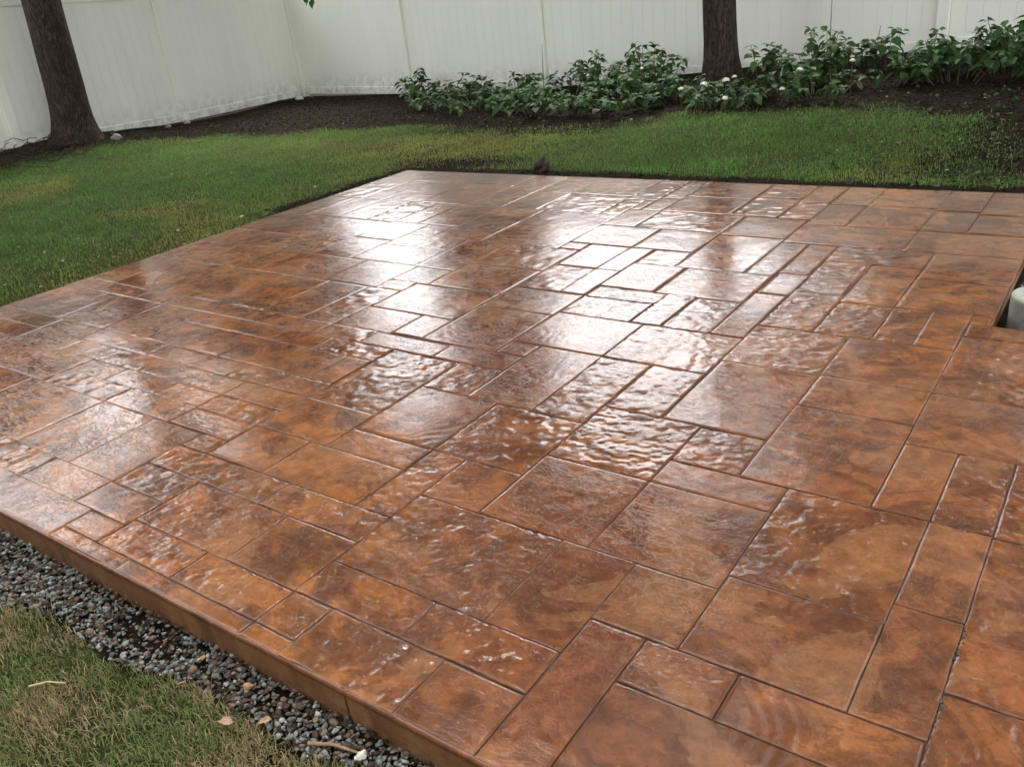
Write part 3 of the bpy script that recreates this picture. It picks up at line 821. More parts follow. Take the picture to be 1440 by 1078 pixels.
tree('straight brown trunk of the right tree rising out of the shrubs', -4.02, 9.72, .185, .15, 6.0,
     [(2.2, .3, 7.0, 2.4), (-1.3, -1.9, 8.4, 2.8), (3.6, -1.8, 7.6, 2.6), (-.2, 1.4, 8.6, 2.4), (1.2, -4.4, 8.4, 2.8), (4.4, -4.8, 8.2, 2.8), (-3.0, .6, 7.2, 2.3), (-1.6, -.6, 6.2, 1.5)], 62000, (.16, .26), DK, 47, 'yard trees inside the fence', flare=fl)  # crowns above the frame, enlarged to keep sky light off the yard
# trees beyond the fence, mirrored in the wet sealer
tree('slim dark evergreen beyond the fence, mirrored as the dark strip between two bright patches', -10.35, 13.1, .14, .03, 10.0,
     [(0, 0, .9 + .75 * k, 1.62 - .07 * k) for k in range(13)], 52000, (.12, .2), DK, 61, 'trees beyond the fence', 6)
tree('broad leafy tree beyond the fence corner, mirrored dark on the left half of the patio', -16.2, 11.6, .22, .1, 8.5,
     [(0, 0, 2.2, 2.1), (.7, .7, 4.0, 2.0), (-.6, -.9, 4.2, 2.1), (.5, .6, 6.0, 2.2), (.2, -.2, 8.0, 2.4), (.2, -.6, 10, 2.2)], 44000, (.16, .26), DK, 62, 'trees beyond the fence', 6)
tree('broad leafy tree beyond the right half of the back fence', -3.4, 15.7, .22, .12, 8.5,
     [(0, 0, 2.6, 2.5), (-.1, 0, 5.6, 2.5), (1.0, .4, 8.2, 2.6), (-.4, .2, 10.4, 2.4), (2.2, -.4, 3.4, 2.4)], 40000, (.16, .26), DK, 63, 'trees beyond the fence', 7)
tree('tall leafy tree beyond the fence, right of the broad one', 1.3, 15.9, .22, .12, 8.5,
     [(0, 0, 2.4, 2.6), (.2, 0, 5.4, 2.6), (-.6, .2, 8.4, 2.7), (.8, 0, 10.6, 2.4)], 34000, (.16, .26), DK, 66, 'trees beyond the fence', 7)
tree('round low tree beyond the left fence, its crown ending in open sky', -17.5, 5.0, .14, .08, 3.6,
     [(0, 0, 3.0, 2.2), (-.3, 2.6, 3.6, 2.2), (.2, -2.6, 3.0, 2.0), (0, -4.8, 2.6, 1.9), (-.2, 1.2, 5.0, 1.7)], 42000, (.14, .22), DK, 67, 'trees beyond the fence', 7)
tree('tall leafy tree beyond the far right of the back fence', 6.2, 14.8, .22, .12, 8.5,
     [(0, 0, 2.8, 2.8), (-.6, -.4, 6.0, 2.8), (1.6, .2, 8.8, 2.6), (2.6, -1, 4.4, 2.6)], 32000, (.16, .26), DK, 64, 'trees beyond the fence', 7)

# a twig with a few leaves hanging into the top of the picture, part of the left tree's low branch
tw = empty('hanging_twig', (-9.18, 8.5, 1.465))
tag(tw, 'thin twig with small dark leaves hanging into view above the fence corner', 'twig')
V, F = tube_np([(-.5, .1, .5), (-.2, 0, .2), (0, 0, .06), (.12, 0, .04)], [.012, .008, .005, .003], 6)
obj('stem', mesh_vf('stem', V, F, M['stem'], True), tw)

# ---------------------------------------------------------------- broad leaf, low poly, folded on the midrib
def leaf_geo(L, W, droop, fold):
    st = [(0, 0.04), (.16, .62), (.38, 1.0), (.62, .86), (.84, .42), (1.0, 0.02)]
    V = []
    for t_, w_ in st:
        z = -droop * L * t_ * t_
        V += [(L * t_, 0, z), (L * t_ * .98, W * .5 * w_, z + fold * W * .5 * w_), (L * t_ * .98, -W * .5 * w_, z + fold * W * .5 * w_)]
    F = []
    for i in range(len(st) - 1):
        a = i * 3
        F += [(a, a + 3, a + 4, a + 1), (a, a + 2, a + 5, a + 3)]
    return np.array(V, float), np.array(F, int)
LEAFS = [leaf_geo(1, .72, .25, .28), leaf_geo(1, .66, .5, .2), leaf_geo(1, .78, .12, .4), leaf_geo(1, .62, .7, .15)]
LC = [(.038, .092, .024), (.052, .112, .029), (.026, .062, .020), (.074, .135, .034), (.040, .086, .030)]
leaf_shared = []
for k, (V_, F_) in enumerate(LEAFS):
    for c in LC[:3]:
        leaf_shared.append(mesh_np('leaf', V_, F_, M['leaf'], True, np.tile(c, (len(V_), 1))))
def leaf_mat4(pos, az, pitch, roll):
    return Matrix.Translation(pos) @ Matrix.Rotation(az, 4, 'Z') @ Matrix.Rotation(-pitch, 4, 'Y') @ Matrix.Rotation(roll, 4, 'X')
def put_leaf(parent, pos, az, pitch, roll, L, g):
    o_ = bpy.data.objects.new('leaf', g.choice(leaf_shared)); C.objects.link(o_)
    o_.parent = parent
    o_.matrix_local = leaf_mat4(pos, az, pitch, roll) @ Matrix.Scale(L, 4)
for k in range(7):
    put_leaf(tw, Vector((rnd.uniform(-.15, .16), rnd.uniform(-.05, .05), .05 + rnd.uniform(-.02, .05))), rnd.uniform(0, 6.28), rnd.uniform(-1.2, -.4), 0, rnd.uniform(.07, .10), rnd)

def shrub(label, x, y, spread, height, stems, seed, cat='shrub', top=14, leafL=.104, dens=1.1, group='shrubs in the bed along the back fence', flowers=()):
    g = random.Random(seed)
    z = gz(x, y)
    s = empty('shrub', (x, y, z))
    tag(s, label, cat, group)
    SV, SF = [], []; leaves = []
    for k in range(stems):
        az = g.uniform(0, 2 * math.pi); rr = spread * math.sqrt(g.random()) * .95
        hh = height * (1 - .45 * (rr / spread) ** 2) * g.uniform(.62, 1.05)
        b0 = Vector((math.cos(az) * rr * .45, math.sin(az) * rr * .45, -.03))
        tp = Vector((math.cos(az) * rr + g.gauss(0, .02), math.sin(az) * rr + g.gauss(0, .02), hh))
        md = b0.lerp(tp, .5) + Vector((g.gauss(0, .02), g.gauss(0, .02), .03))
        V, F = tube_np([b0, md, tp], [.0055, .004, .0028], 5)
        o0 = len(SV); SV += V; SF += [tuple(i + o0 for i in f) for f in F]
        nn = max(2, int(hh / .065 * dens))
        for q in range(nn):
            t_ = .30 + .70 * (q + 1) / nn
            P = b0.lerp(md, t_ * 2) if t_ < .5 else md.lerp(tp, t_ * 2 - 1)
            a0 = g.uniform(0, 6.28) if q % 2 else g.uniform(0, 6.28)
            cnt = 4 if q == nn - 1 else 2
            for c in range(cnt):
                aa = a0 + c * 2 * math.pi / cnt + g.gauss(0, .25)
                L = leafL * g.uniform(.6, 1.15) * (.8 if q == nn - 1 else 1.1)
                pit = g.gauss(.12, .28) if q == nn - 1 else g.gauss(-.12, .3)
                leaves.append((P + Vector((math.cos(aa), math.sin(aa), 0)) * .012, aa, pit, g.gauss(0, .3), L))
    obj('stems', mesh_vf('stems', SV, SF, M['stem'], True), s)
    leaves.sort(key=lambda l: -(l[0].z + (-l[0].y) * .35))
    for l in leaves[:top]: put_leaf(s, *l[:4], l[4], g)
    rest = leaves[top:]
    VV, FF, CC = [], [], []; o0 = 0
    for l in rest:
        V_, F_ = LEAFS[g.randrange(4)]
        A = np.array(leaf_mat4(*l[:4]) @ Matrix.Scale(l[4], 4))
        VV.append(V_ @ A[:3, :3].T + A[:3, 3]); FF.append(F_ + o0); o0 += len(V_)
        CC.append(np.tile(np.array(g.choice(LC)) * g.uniform(.75, 1.25), (len(V_), 1)))
    o_ = obj('foliage', mesh_np('foliage', np.concatenate(VV), np.concatenate(FF), M['leaf'], True, np.concatenate(CC)), s)
    o_['kind'] = 'stuff'
    for (fx_, fy_, fz_, fr) in flowers: flower(s, (fx_, fy_, fz_), fr, g)
    return s

def flower(parent, loc, r, g):
    V, F = [], []
    for k in range(46):
        th = g.uniform(0, 6.28); ph = math.acos(g.uniform(-.1, 1))
        d = Vector((math.cos(th) * math.sin(ph), math.sin(th) * math.sin(ph), math.cos(ph) * .7))
        P = d * r; n = d.normalized(); a = n.cross(Vector((.3, .7, .2))).normalized(); b_ = n.cross(a); w_ = r * .24
        o0 = len(V)
        V += [tuple(P + a * w_), tuple(P + b_ * w_), tuple(P - a * w_), tuple(P - b_ * w_)]; F.append((o0, o0 + 1, o0 + 2, o0 + 3))
    Vc, Fc = tube_np([(0, 0, -r * .1), (0, 0, r * .3), (0, 0, r * .55)], [r * .75, r * .85, r * .2], 8)
    o0 = len(V); V += Vc; F += [tuple(i + o0 for i in f) for f in Fc]
    Vs, Fs = tube_np([(0, 0, -loc[2]), (0, 0, -r * .1)], [.003, .0025], 5)
    obj('flower_stalk', mesh_vf('flower_stalk', Vs, Fs, M['stem']), parent, loc)
    obj('flower_head', mesh_vf('flower_head', V, F, M['petal']), parent, loc)

SH = [  # x, y, spread, height, stems, label, flowers
 (-9.15, 10.15, .22, .52, 7, 'leftmost shrub of the bed, tall sprigs against the fence post', ()),
 (-8.55, 9.75, .36, .30, 16, 'low dark shrub just right of the leftmost tall sprigs', ()),
 (-7.95, 9.95, .34, .40, 13, 'open shrub left of the second fence post, leaves standing in tiers', ()),
 (-7.45, 9.30, .42, .36, 20, 'wide low shrub below the second fence post at the grass edge', ()),
 (-6.95, 9.75, .36, .44, 14, 'leafy shrub standing right in front of the second fence post', ()),
 (-6.35, 8.95, .46, .34, 24, 'dense low shrub spilling to the mulch edge left of centre', ()),
 (-6.25, 9.95, .30, .50, 10, 'thin stalky shrub with leaves only on top, left of centre', ()),
 (-5.80, 8.45, .44, .34, 24, 'dense green shrub nearest the lawn at the middle of the bed', ()),
 (-5.65, 9.55, .34, .58, 14, 'tall tiered shrub left of the right tree trunk', ()),
 (-5.15, 8.35, .38, .30, 18, 'small light green shrub at the lawn edge before the tree', ()),
 (-5.05, 9.75, .36, .60, 16, 'tall broadleaf shrub against the bright fence left of the trunk', ()),
 (-4.62, 9.20, .36, .50, 18, 'shrub hugging the left side of the right tree trunk', ((-.02, -.3, .34, .022),)),
 (-4.15, 8.75, .40, .30, 20, 'low shrub at the foot of the right tree trunk', ((.18, -.34, .18, .03),)),
 (-3.62, 8.45, .36, .26, 18, 'low shrub with white flower heads right of the tree foot', ((-.02, -.18, .25, .034), (.16, -.10, .27, .036), (.12, .22, .26, .026), (.22, -.28, .12, .032))),
 (-3.55, 9.65, .30, .46, 10, 'shrub with round leaves just right of the tree trunk', ()),
 (-3.10, 9.35, .36, .32, 16, 'low shrub in front of the gap right of the tree', ()),
 (-2.85, 9.75, .42, .60, 20, 'bushy mound of leaves midway between trunk and right post', ()),
 (-2.62, 8.95, .40, .26, 18, 'low shrub with two white blooms below the bushy mound', ((-.16, -.10, .26, .032), (.22, .12, .30, .026), (-.22, -.38, .12, .028))),
 (-2.25, 9.95, .24, .56, 6, 'sparse upright stalks with a few leaf tiers before the bottom rail', ()),
 (-1.85, 9.85, .22, .58, 6, 'lone leaf tiers on thin stalks left of the right fence post', ()),
 (-1.55, 9.35, .44, .52, 24, 'big dark shrub below the right fence post', ()),
 (-1.15, 9.75, .44, .74, 22, 'tallest shrub of the bed, at the right of the picture', ()),
 (-7.95, 9.35, .40, .26, 18, 'flat spreading shrub at the mulch edge left of the second post', ()),
 (-6.95, 8.95, .44, .24, 20, 'very low sprawling shrub right of centre-left where mulch meets lawn', ()),
 (-5.15, 9.15, .42, .34, 18, 'loose shrub filling the space left of the trunk, behind the lawn-edge one', ()),
 (-4.55, 8.35, .36, .22, 14, 'trailing pale green shrub at the lawn edge left of the tree foot', ()),
 (-3.1, 8.75, .36, .20, 14, 'ground hugging shrub between the white flower heads', ()),
 (-2.1, 9.35, .40, .26, 16, 'low dark shrub under the sparse upright stalks', ()),
 (-.72, 9.25, .40, .52, 20, 'shrub at the right border of the picture', ()),
]
for k, (x, y, sp, h_, st, lb, flw) in enumerate(SH):
    shrub(lb, x, y - (.28 if -3.4 < x else 0), sp * 1.32, h_ * (.86 if x < -2.0 else .74), int(st * .92), 100 + k, flowers=[(a * 1.1, b, c * .95, d) for a, b, c, d in flw])

# bare dead stalks poking out of the bed
for k, (x, y, h_, lean, lb) in enumerate([(-6.62, 9.9, .62, .03, 'bare brown stalk standing above the shrubs left of centre'),
                              (-2.42, 9.75, .42, .04, 'short bare stalk beside the sloping bottom rail'), (-2.98, 10.1, .72, .0, 'thin upright twig sticking out of the bushy mound'),
                              (-5.55, 8.9, .34, .14, 'leaning tan stalk at the front of the dense green shrub')]):
    V, F = tube_np([(0, 0, -.03), (lean * .4, 0, h_ * .5), (lean, 0, h_)], [.006, .005, .003], 6)
    o = obj('dead_stalk', mesh_vf('dead_stalk', V, F, M['stem'], True), None, (x, y, gz(x, y)))
    tag(o, lb, 'stalk', 'dead stalks in the bed')

# ---------------------------------------------------------------- turf
def blades(name, n, box, lens, wid, cols, seed, acc, lean=.5, label=None, clump=0.0):
    g = np.random.default_rng(seed)
    x = g.uniform(box[0], box[1], n); y = g.uniform(box[2], box[3], n)
    k = g.random(n) < acc(x, y)
    x, y = x[k], y[k]; n = len(x)
    z = gzv(x, y) - .004
    hv = 0.55 + 0.9 * fbm(x * 3.1, y * 3.1, 21, 3)
    L = g.uniform(lens[0], lens[1], n) * hv
    an = g.uniform(0, 2 * math.pi, n); le = np.abs(g.normal(0, lean, n)) + .1
    dx, dy = np.cos(an), np.sin(an)
    px, py = -dy, dx
    w_ = g.uniform(wid[0], wid[1], n) * .5
    h1 = L * .55; x1 = x + dx * h1 * np.sin(le * .6); y1 = y + dy * h1 * np.sin(le * .6); z1 = z + h1 * np.cos(le * .6)
    le2 = np.minimum(le * 1.5, 1.75); x2 = x1 + dx * L * .45 * np.sin(le2); y2 = y1 + dy * L * .45 * np.sin(le2); z2 = z1 + L * .45 * np.cos(le2)
    V_ = np.stack([np.stack([x - px * w_, y - py * w_, z], 1), np.stack([x + px * w_, y + py * w_, z], 1),
                   np.stack([x1 + px * w_ * .8, y1 + py * w_ * .8, z1], 1), np.stack([x1 - px * w_ * .8, y1 - py * w_ * .8, z1], 1),
                   np.stack([x2, y2, z2], 1)], 1).reshape(-1, 3)
    b0 = (np.arange(n) * 5)[:, None]
    F4 = b0 + np.array([[0, 1, 2, 3]]); F3 = b0 + np.array([[3, 2, 4]])
    c = cols(x, y, g)
    me = mesh_np(name, V_, [F4, F3], M['grass'], False, np.repeat(c, 5, 0))
    return tag(obj(name, me), label, 'grass', None, 'stuff')
def pick(p_, A, B): return A[None] * (1 - p_[:, None]) + B[None] * p_[:, None]
GG, GY_, GS, GD = np.array((.105, .215, .042)), np.array((.28, .28, .060)), np.array((.30, .235, .115)), np.array((.022, .070, .018))
def lawn_cols(x, y, g):
    yel = .75 * sms(.48, .68, fbm(x * .75 + 4, y * .75, 41, 4))
    yel = np.clip(yel + .7 * np.exp(-(((x + 6.4) / 2.0) ** 2 + ((y - 6.7) / .75) ** 2)) + .35 * np.exp(-(((x - SX0) / .8) ** 2)) , 0, .85)
    c = pick(yel, GG, GY_)
    d = sms(-9, -6, -x) * 0
    c = pick(np.clip(g.random(len(x)) * .55, 0, 1), c, c * .5)[0:len(x)] if False else c * (g.uniform(.65, 1.3, (len(x), 1)) * (.62 + .75 * fbm(x * 2.2, y * 2.2, 63, 4))[:, None])
    st = g.random(len(x)) < (.035 + .10 * yel)
    c[st] = GS * g.uniform(.6, 1.2, (st.sum(), 1))
    return c
lawn_acc = lambda x, y: np.clip(1 - bare(x, y) * 1.08, 0, 1) * (~in_slab(x, y, .012)) * (.55 + .45 * sms(.3, .5, fbm(x * 5, y * 5, 77, 3)))
blades('lawn_grass', 250000, (-12.0, -5.35, .8, 8.2), (.022, .046), (.0032, .0055), lawn_cols, 201, lawn_acc, .65, 'green lawn left of the patio running to the left fence')
blades('lawn_grass', 130000, (-5.42, 2.0, 5.72, 8.6), (.020, .042), (.0032, .0055), lawn_cols, 202, lawn_acc, .65, 'strip of lawn between the patio back edge and the shrub bed')
def near_cols(x, y, g):
    dry = sms(.40, .60, fbm(x * 3.6 + 9, y * 3.6 + 2, 55, 4))
    c = pick(g.random(len(x)) * .6, np.array((.13, .195, .055)), np.array((.27, .28, .095)))
    st = g.random(len(x)) < (.16 + .66 * dry)
    c[st] = pick(g.random(st.sum()), np.array((.44, .36, .19)), np.array((.30, .21, .12)))
    return c * g.uniform(.65, 1.25, (len(x), 1))
def near_acc(x, y):
    d = poly_dist(x, y, GRAV); ins = in_poly(x, y, GRAV)
    return np.where(ins, np.clip(.12 - d * 3, 0, 1), 1) * (.35 + .65 * sms(.30, .52, fbm(x * 4.4, y * 4.4, 81, 3)))
blades('near_grass', 105000, (-3.9, -.75, -.1, .86), (.022, .050), (.0018, .0032), near_cols, 203, near_acc, .95, 'dry patchy grass at the lower left beyond the gravel')
blades('dead_thatch', 34000, (-3.9, -.75, -.1, .84), (.02, .055), (.0014, .0026), lambda x, y, g: pick(g.random(len(x)), np.array((.33, .25, .13)), np.array((.15, .10, .055))), 204,
       lambda x, y: near_acc(x, y) * sms(.36, .56, fbm(x * 3.6 + 9, y * 3.6 + 2, 55, 4)), 2.2, 'tan dead thatch matted between the near grass')

# ---------------------------------------------------------------- gravel, mulch and litter
def in_grav(n, zlo=-.121, zhi=-.098):
    x = rng.uniform(-5.5, 1.8, n * 2); y = rng.uniform(.5, .905, n * 2)
    e = .05 * (fbm(x * 5, y * 5, 71, 3) - .5)
    k = in_poly(x, y + e, GRAV)
    hole = fbm(x * 3.4 + 2, y * 3.4, 33, 3)
    k &= (hole < .50) | (rng.random(len(x)) < .5)
    x, y = x[k][:n], y[k][:n]
    return np.stack([x, y, rng.uniform(zlo, zhi, len(x))], 1)
GC = [(.20, .22, .205), (.27, .29, .265), (.14, .155, .15), (.36, .37, .33), (.23, .255, .24), (.24, .20, .16), (.17, .14, .11), (.24, .26, .24)]
tag(obj('gravel', blob_mesh('gravel', 15000, in_grav, (.006, .021), GC, M['stone'])), 'blue grey crushed gravel along the front edge of the patio', 'gravel', None, 'stuff')
tag(obj('bark_debris', blob_mesh('bark_debris', 5200, lambda n: in_grav(n, -.108, -.094), (.008, .026), [(.07, .050, .036), (.11, .078, .055), (.19, .135, .095), (.045, .033, .024)], M['litter'], .18)),
    'brown bark and leaf debris mixed into the front gravel', 'debris', None, 'stuff')
def in_notch(n):
    return np.stack([rng.uniform(NX + .004, 2.8, n), NY + .004 + (6.2 - NY) * rng.random(n) ** 1.6, rng.uniform(-.122, -.098, n)], 1)
tag(obj('notch_gravel', blob_mesh('notch_gravel', 9000, in_notch, (.010, .026), [(.05, .055, .05), (.09, .095, .09), (.14, .15, .14), (.03, .03, .028), (.2, .2, .18)], M['stone'])), 'dark wet gravel in the notch around the concrete footing', 'gravel', None, 'stuff')
def in_bed(n):
    x = rng.uniform(-12.1, 3, n * 2); y = rng.uniform(3.2, 10.6, n * 2)
    k = (rng.random(len(x)) < np.clip(bare(x, y) - .1, 0, 1)) & ~in_slab(x, y, .01) & ~((x > NX) & (y < 6.35)) & (y > 3)
    x, y = x[k][:n], y[k][:n]
    return np.stack([x, y, gzv(x, y) + .004], 1)
tag(obj('mulch', blob_mesh('mulch', 36000, in_bed, (.008, .030), [(.006, .0042, .0024), (.011, .008, .0042), (.019, .013, .007), (.040, .028, .016), (.012, .015, .006)], M['litter'], .3)), 'dark brown mulch covering the bed in front of the fences', 'mulch', None, 'stuff')
def in_lawn(n):
    x = rng.uniform(-12, 1.5, n * 3); y = rng.uniform(1, 8.6, n * 3)
    pr = .28 + .7 * np.exp(-((x + 5.9) / .7) ** 2) + .7 * sms(-2.5, 0, x)
    k = (rng.random(len(x)) < pr) & ~in_slab(x, y, .02) & ~((x > NX) & (y < 6.35)) & ((x < -5.4) | (y > 5.7))
    x, y = x[k][:n], y[k][:n]
    return np.stack([x, y, gzv(x, y) + rng.uniform(.012, .035, len(x))], 1)
tag(obj('leaf_litter', blob_mesh('leaf_litter', 1300, in_lawn, (.010, .030), [(.30, .28, .16), (.26, .20, .11), (.36, .34, .22), (.16, .12, .07), (.20, .26, .10)], M['litter'], .12)), 'pale fallen leaf bits scattered over the lawn', 'leaves', None, 'stuff')
def in_weed(n):
    x = rng.uniform(-2.3, 2.5, n * 2); y = rng.uniform(5.8, 8.9, n * 2)
    k = rng.random(len(x)) < sms(-2.6, -.9, x)
    x, y = x[k][:n], y[k][:n]
    k = ~in_slab(x, y, .05) & ~((x > NX) & (y < 6.3)); x, y = x[k], y[k]
    return np.stack([x, y, gzv(x, y) + .02], 1)
P_ = in_weed(900)
VV, FF, CC = [], [], []; o0 = 0
for q in P_:
    V_, F_ = LEAFS[rnd.randrange(4)]
    A = np.array(leaf_mat4(Vector(q), rnd.uniform(0, 6.28), rnd.gauss(0, .35), rnd.gauss(0, .4)) @ Matrix.Scale(rnd.uniform(.02, .055), 4))
    VV.append(V_ @ A[:3, :3].T + A[:3, 3]); FF.append(F_ + o0); o0 += len(V_)
    CC.append(np.tile(np.array(rnd.choice(LC + [(.10, .11, .05)])) * rnd.uniform(.6, 1.1), (len(V_), 1)))
tag(obj('ground_cover', mesh_np('ground_cover', np.concatenate(VV), np.concatenate(FF), M['leaf'], True, np.concatenate(CC))), 'sparse small weeds on the dark soil at the upper right', 'weeds', None, 'stuff')
# brush heap of thin dark twigs left of the left tree
VV, FF = [], []
for k in range(240):
    a = rnd.uniform(0, 6.28); x = rnd.gauss(-11.15, .42); y = rnd.gauss(5.15, .42)
    if x < -12.05: continue
    L = rnd.uniform(.08, .3); z = gz(x, y) + abs(rnd.gauss(0, .05)) + .01
    V, F = tube_np([(x, y, z), (x + math.cos(a) * L * .5, y + math.sin(a) * L * .5, z + rnd.uniform(-.02, .05)), (x + math.cos(a) * L, y + math.sin(a) * L, z + rnd.uniform(-.03, .06))], [.005, .005, .003], 4)
    o0 = len(VV); VV += V; FF += [tuple(i + o0 for i in f) for f in F]
tag(obj('brush_pile', mesh_vf('brush_pile', VV, FF, M['bark'])), 'low heap of dark twigs at the foot of the left tree', 'brush', None, 'stuff')

# single stones and sticks one can pick out
def rock(name, label, cat, x, y, s, colr, seed, z=None, grp=None):
    g = random.Random(seed)
    import bmesh
    bm = bmesh.new(); bmesh.ops.create_icosphere(bm, subdivisions=3, radius=.5)
    for v in bm.verts:
        n = float(fbm(np.array(v.co.x * 3.1 + seed), np.array(v.co.y * 3.1 + v.co.z * 2.3), seed, 5))
        v.co = Vector((v.co.x * s[0], v.co.y * s[1], v.co.z * s[2])) * (.40 + 1.25 * n)
    me = bpy.data.meshes.new(name); bm.to_mesh(me); bm.free()
    a = me.color_attributes.new('col', 'FLOAT_COLOR', 'POINT')
    a.data.foreach_set('color', np.tile((*colr, 1), (len(me.vertices), 1)).astype(np.float32).ravel())
    me.materials.append(M['stone'])
    o_ = obj(name, me, None, (x, y, (gz(x, y) if z is None else z) + s[2] * .25), g.uniform(0, 3))
    tag(o_, label, cat, grp)
rock('rock', 'grey rock on the mulch right of the left tree', 'rock', -10.95, 6.30, (.16, .12, .10), (.26, .24, .21), 1)
rock('rock', 'pale stone under the left fence by its second post', 'rock', -11.95, 8.05, (.15, .10, .08), (.34, .31, .27), 2)
rock('rock', 'small stone left of the pale one under the left fence', 'rock', -11.85, 7.65, (.09, .07, .05), (.26, .22, .18), 3)
rock('rock', 'white chunk lying in the fence corner', 'rock', -11.85, 10.25, (.13, .09, .09), (.62, .62, .57), 4)
rock('dirt_clod', 'dark brown dirt clod at the middle of the patio back edge', 'dirt clod', -4.08, 5.98, (.22, .15, .13), (.030, .016, .011), 6)
rock('pebble', 'bright cream pebble among the gravel near the bottom', 'pebble', -1.195, .835, (.030, .022, .018), (.66, .64, .55), 7, -.098)
rock('pebble', 'tan pebble in the gravel halfway along the patio edge', 'pebble', -1.60, .845, (.028, .02, .018), (.45, .25, .15), 8, -.098)
def stick(label, pts, r, matk, grp=None, name='stick'):
    V, F = tube_np(pts, [r * (1 - .45 * i / (len(pts) - 1)) for i in range(len(pts))], 7, 3, .1)
    tag(obj(name, mesh_vf(name, V, F, M[matk], True)), label, 'stick', grp)
M['straw'] = simple('straw', (.52, .42, .22), .7, .2, 60)
M['twig'] = simple('twig', (.30, .19, .11), .8, .3, 60)
stick('tan broken stick on the gravel at the bottom edge', [(-1.33, .80, -.096), (-1.27, .822, -.088), (-1.20, .838, -.092)], .0055, 'twig')
stick('pale straw lying on the grass at the far lower left', [(-2.10, .545, -.075), (-2.06, .575, -.066), (-2.02, .60, -.072)], .0032, 'straw')
stick('short upright straw in the grass near the bottom', [(-1.42, .60, -.10), (-1.425, .615, -.075), (-1.42, .64, -.07)], .0022, 'straw')
# a dry leaf with lobes on the gravel
def dry_leaf(label, x, y, z, s, seed, c):
    g = random.Random(seed)
    V_, F_ = leaf_geo(1, .62, g.uniform(-.5, .5), g.uniform(.35, .7))
    V_ = V_.copy(); V_[:, 2] += np.array([g.uniform(-.05, .05) for _ in V_]); V_[:, 1] *= 1 + np.array([g.uniform(-.3, .25) for _ in V_])
    A = np.array(leaf_mat4(Vector((0, 0, 0)), g.uniform(0, 6), g.gauss(0, .3), g.gauss(0, .5)) @ Matrix.Scale(s * 1.4, 4))
    me = mesh_np('dry_leaf', V_ @ A[:3, :3].T, F_, M['litter'], True, np.tile(c, (len(V_), 1)))
    tag(obj('dry_leaf', me, None, (x, y, z)), label, 'dry leaf', 'dry leaves on the gravel')
dry_leaf('curled tan dry leaf on the gravel next to the grass', -1.46, .80, -.088, .020, 2, (.50, .33, .20))
dry_leaf('pinkish brown leaf patch at the grass edge near the bottom', -1.53, .745, -.086, .026, 5, (.42, .27, .19))
dry_leaf('small orange brown leaf among the gravel halfway up', -1.79, .845, -.094, .016, 9, (.46, .24, .14))
dry_leaf('small tan leaf at the gravel edge on the left', -1.76, .75, -.086, .016, 12, (.45, .34, .23))

# black drip hose along the foot of the left fence
hp = [(-11.35, 6.45), (-11.62, 6.75), (-11.88, 7.15), (-12.02, 7.6), (-12.06, 8.4), (-12.05, 9.2), (-12.07, 10.0), (-11.9, 10.45)]
hpts = []
for (ax, ay), (bx, by) in zip(hp[:-1], hp[1:]):
    for i in range(6):
        t_ = i / 6; x = ax + (bx - ax) * t_; y = ay + (by - ay) * t_
        hpts.append((x, y, gz(x, y) + .018))
V, F = tube_np(hpts, [.011] * len(hpts), 8)
tag(obj('drip_hose', mesh_vf('drip_hose', V, F, M['hose'], True)), 'thin black hose lying along the foot of the left fence', 'hose')

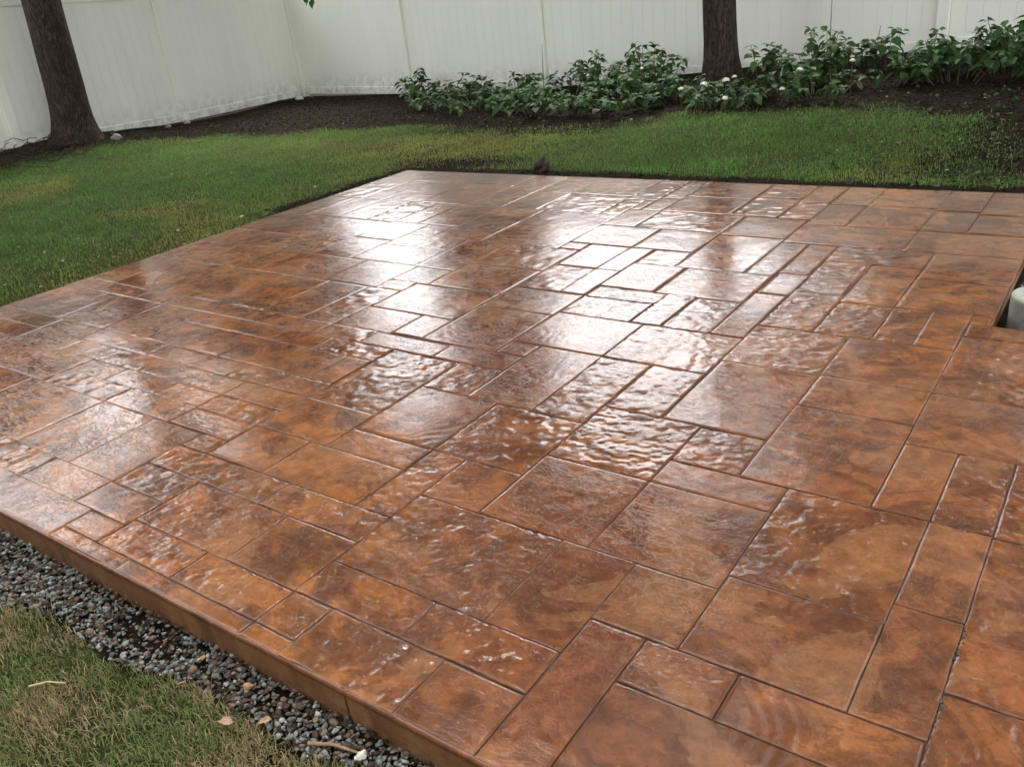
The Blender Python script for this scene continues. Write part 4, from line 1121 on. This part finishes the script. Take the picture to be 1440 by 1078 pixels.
# ---------------------------------------------------------------- concrete footing in the notch
ft = empty('concrete_footing', (-.23, 3.83, -.125))
tag(ft, 'round concrete footing with a pale top in the gravel notch at the right', 'footing')
def cyl(r, z0, z1, b_, mat, name, jit=0.0):
    K = 40; V, F = [], []
    prof = [(r, z0), (r, z1 - b_), (r - b_ * .3, z1 - b_ * .3), (r - b_, z1), (r * .5, z1 + .001)]
    for rr, zz in prof:
        for k in range(K):
            a = 2 * math.pi * k / K; q = rr * (1 + jit * (float(vnoise(np.array(k * .6), np.array(zz * 40), 4)) - .5))
            V.append((math.cos(a) * q, math.sin(a) * q, zz))
    for i in range(len(prof) - 1):
        for k in range(K): F.append((i * K + k, i * K + (k + 1) % K, i * K + K + (k + 1) % K, i * K + K + k))
    F.append(tuple(range((len(prof) - 1) * K, len(prof) * K)))
    return mesh_vf(name, V, F, mat, False)
obj('shaft', cyl(.118, 0, .182, .006, M['footing'], 'shaft', .02), ft)
obj('top_skim', cyl(.116, .1835, .198, .010, M['cap'], 'top_skim', .03), ft)

# ---------------------------------------------------------------- unseen building, added behind the viewer to block sky light
hs_ = empty('added_house', (0, -1.6, -.1))
tag(hs_, 'beige sided wall with windows, added unseen behind the viewer to block sky light', 'added_house')
V, F = box_vf(-8.5, 7.5, -7.0, 0.0, 0, .45, .01)
obj('foundation', mesh_vf('foundation', V, F, M['footing']), hs_)
V, F = box_vf(-8.48, 7.48, -6.98, -.03, .452, 5.6, .01)
obj('wall', mesh_vf('wall', V, F, M['paint']), hs_)
V = [(-8.9, -7.4, 5.6), (7.9, -7.4, 5.6), (7.9, .4, 5.6), (-8.9, .4, 5.6), (-8.9, -3.5, 8.0), (7.9, -3.5, 8.0)]
obj('roof', mesh_vf('roof', V, [(3, 2, 1, 0), (0, 1, 5, 4), (2, 3, 4, 5), (1, 2, 5), (3, 0, 4)], M['bark']), hs_)
V0, F0 = box_vf(-8.48, 7.48, 0, .022, 0, .148, .003)
sm_ = mesh_vf('siding', V0, F0, M['paint'])
for k in range(34):
    obj('siding', sm_, hs_, (0, -.03, .47 + .15 * k))
V0, F0 = box_vf(0, 1.0, 0, .05, 0, 1.3, .01)
wm = mesh_vf('window_frame', V0, F0, M['vinyl'])
V1, F1 = box_vf(.06, .94, .051, .058, .06, 1.24)
M['glass'] = simple('window_glass', (.02, .025, .03), .05, .1, 2)
gm = mesh_vf('pane', V1, F1, M['glass'])
for x_, z_ in ((-6.5, 1.2), (-3.0, 1.2), (3.6, 1.2), (-6.5, 3.7), (-3, 3.7), (0, 3.7), (3.6, 3.7)):
    f_ = obj('window', wm, hs_, (x_, 0, z_)); obj('pane', gm, f_)
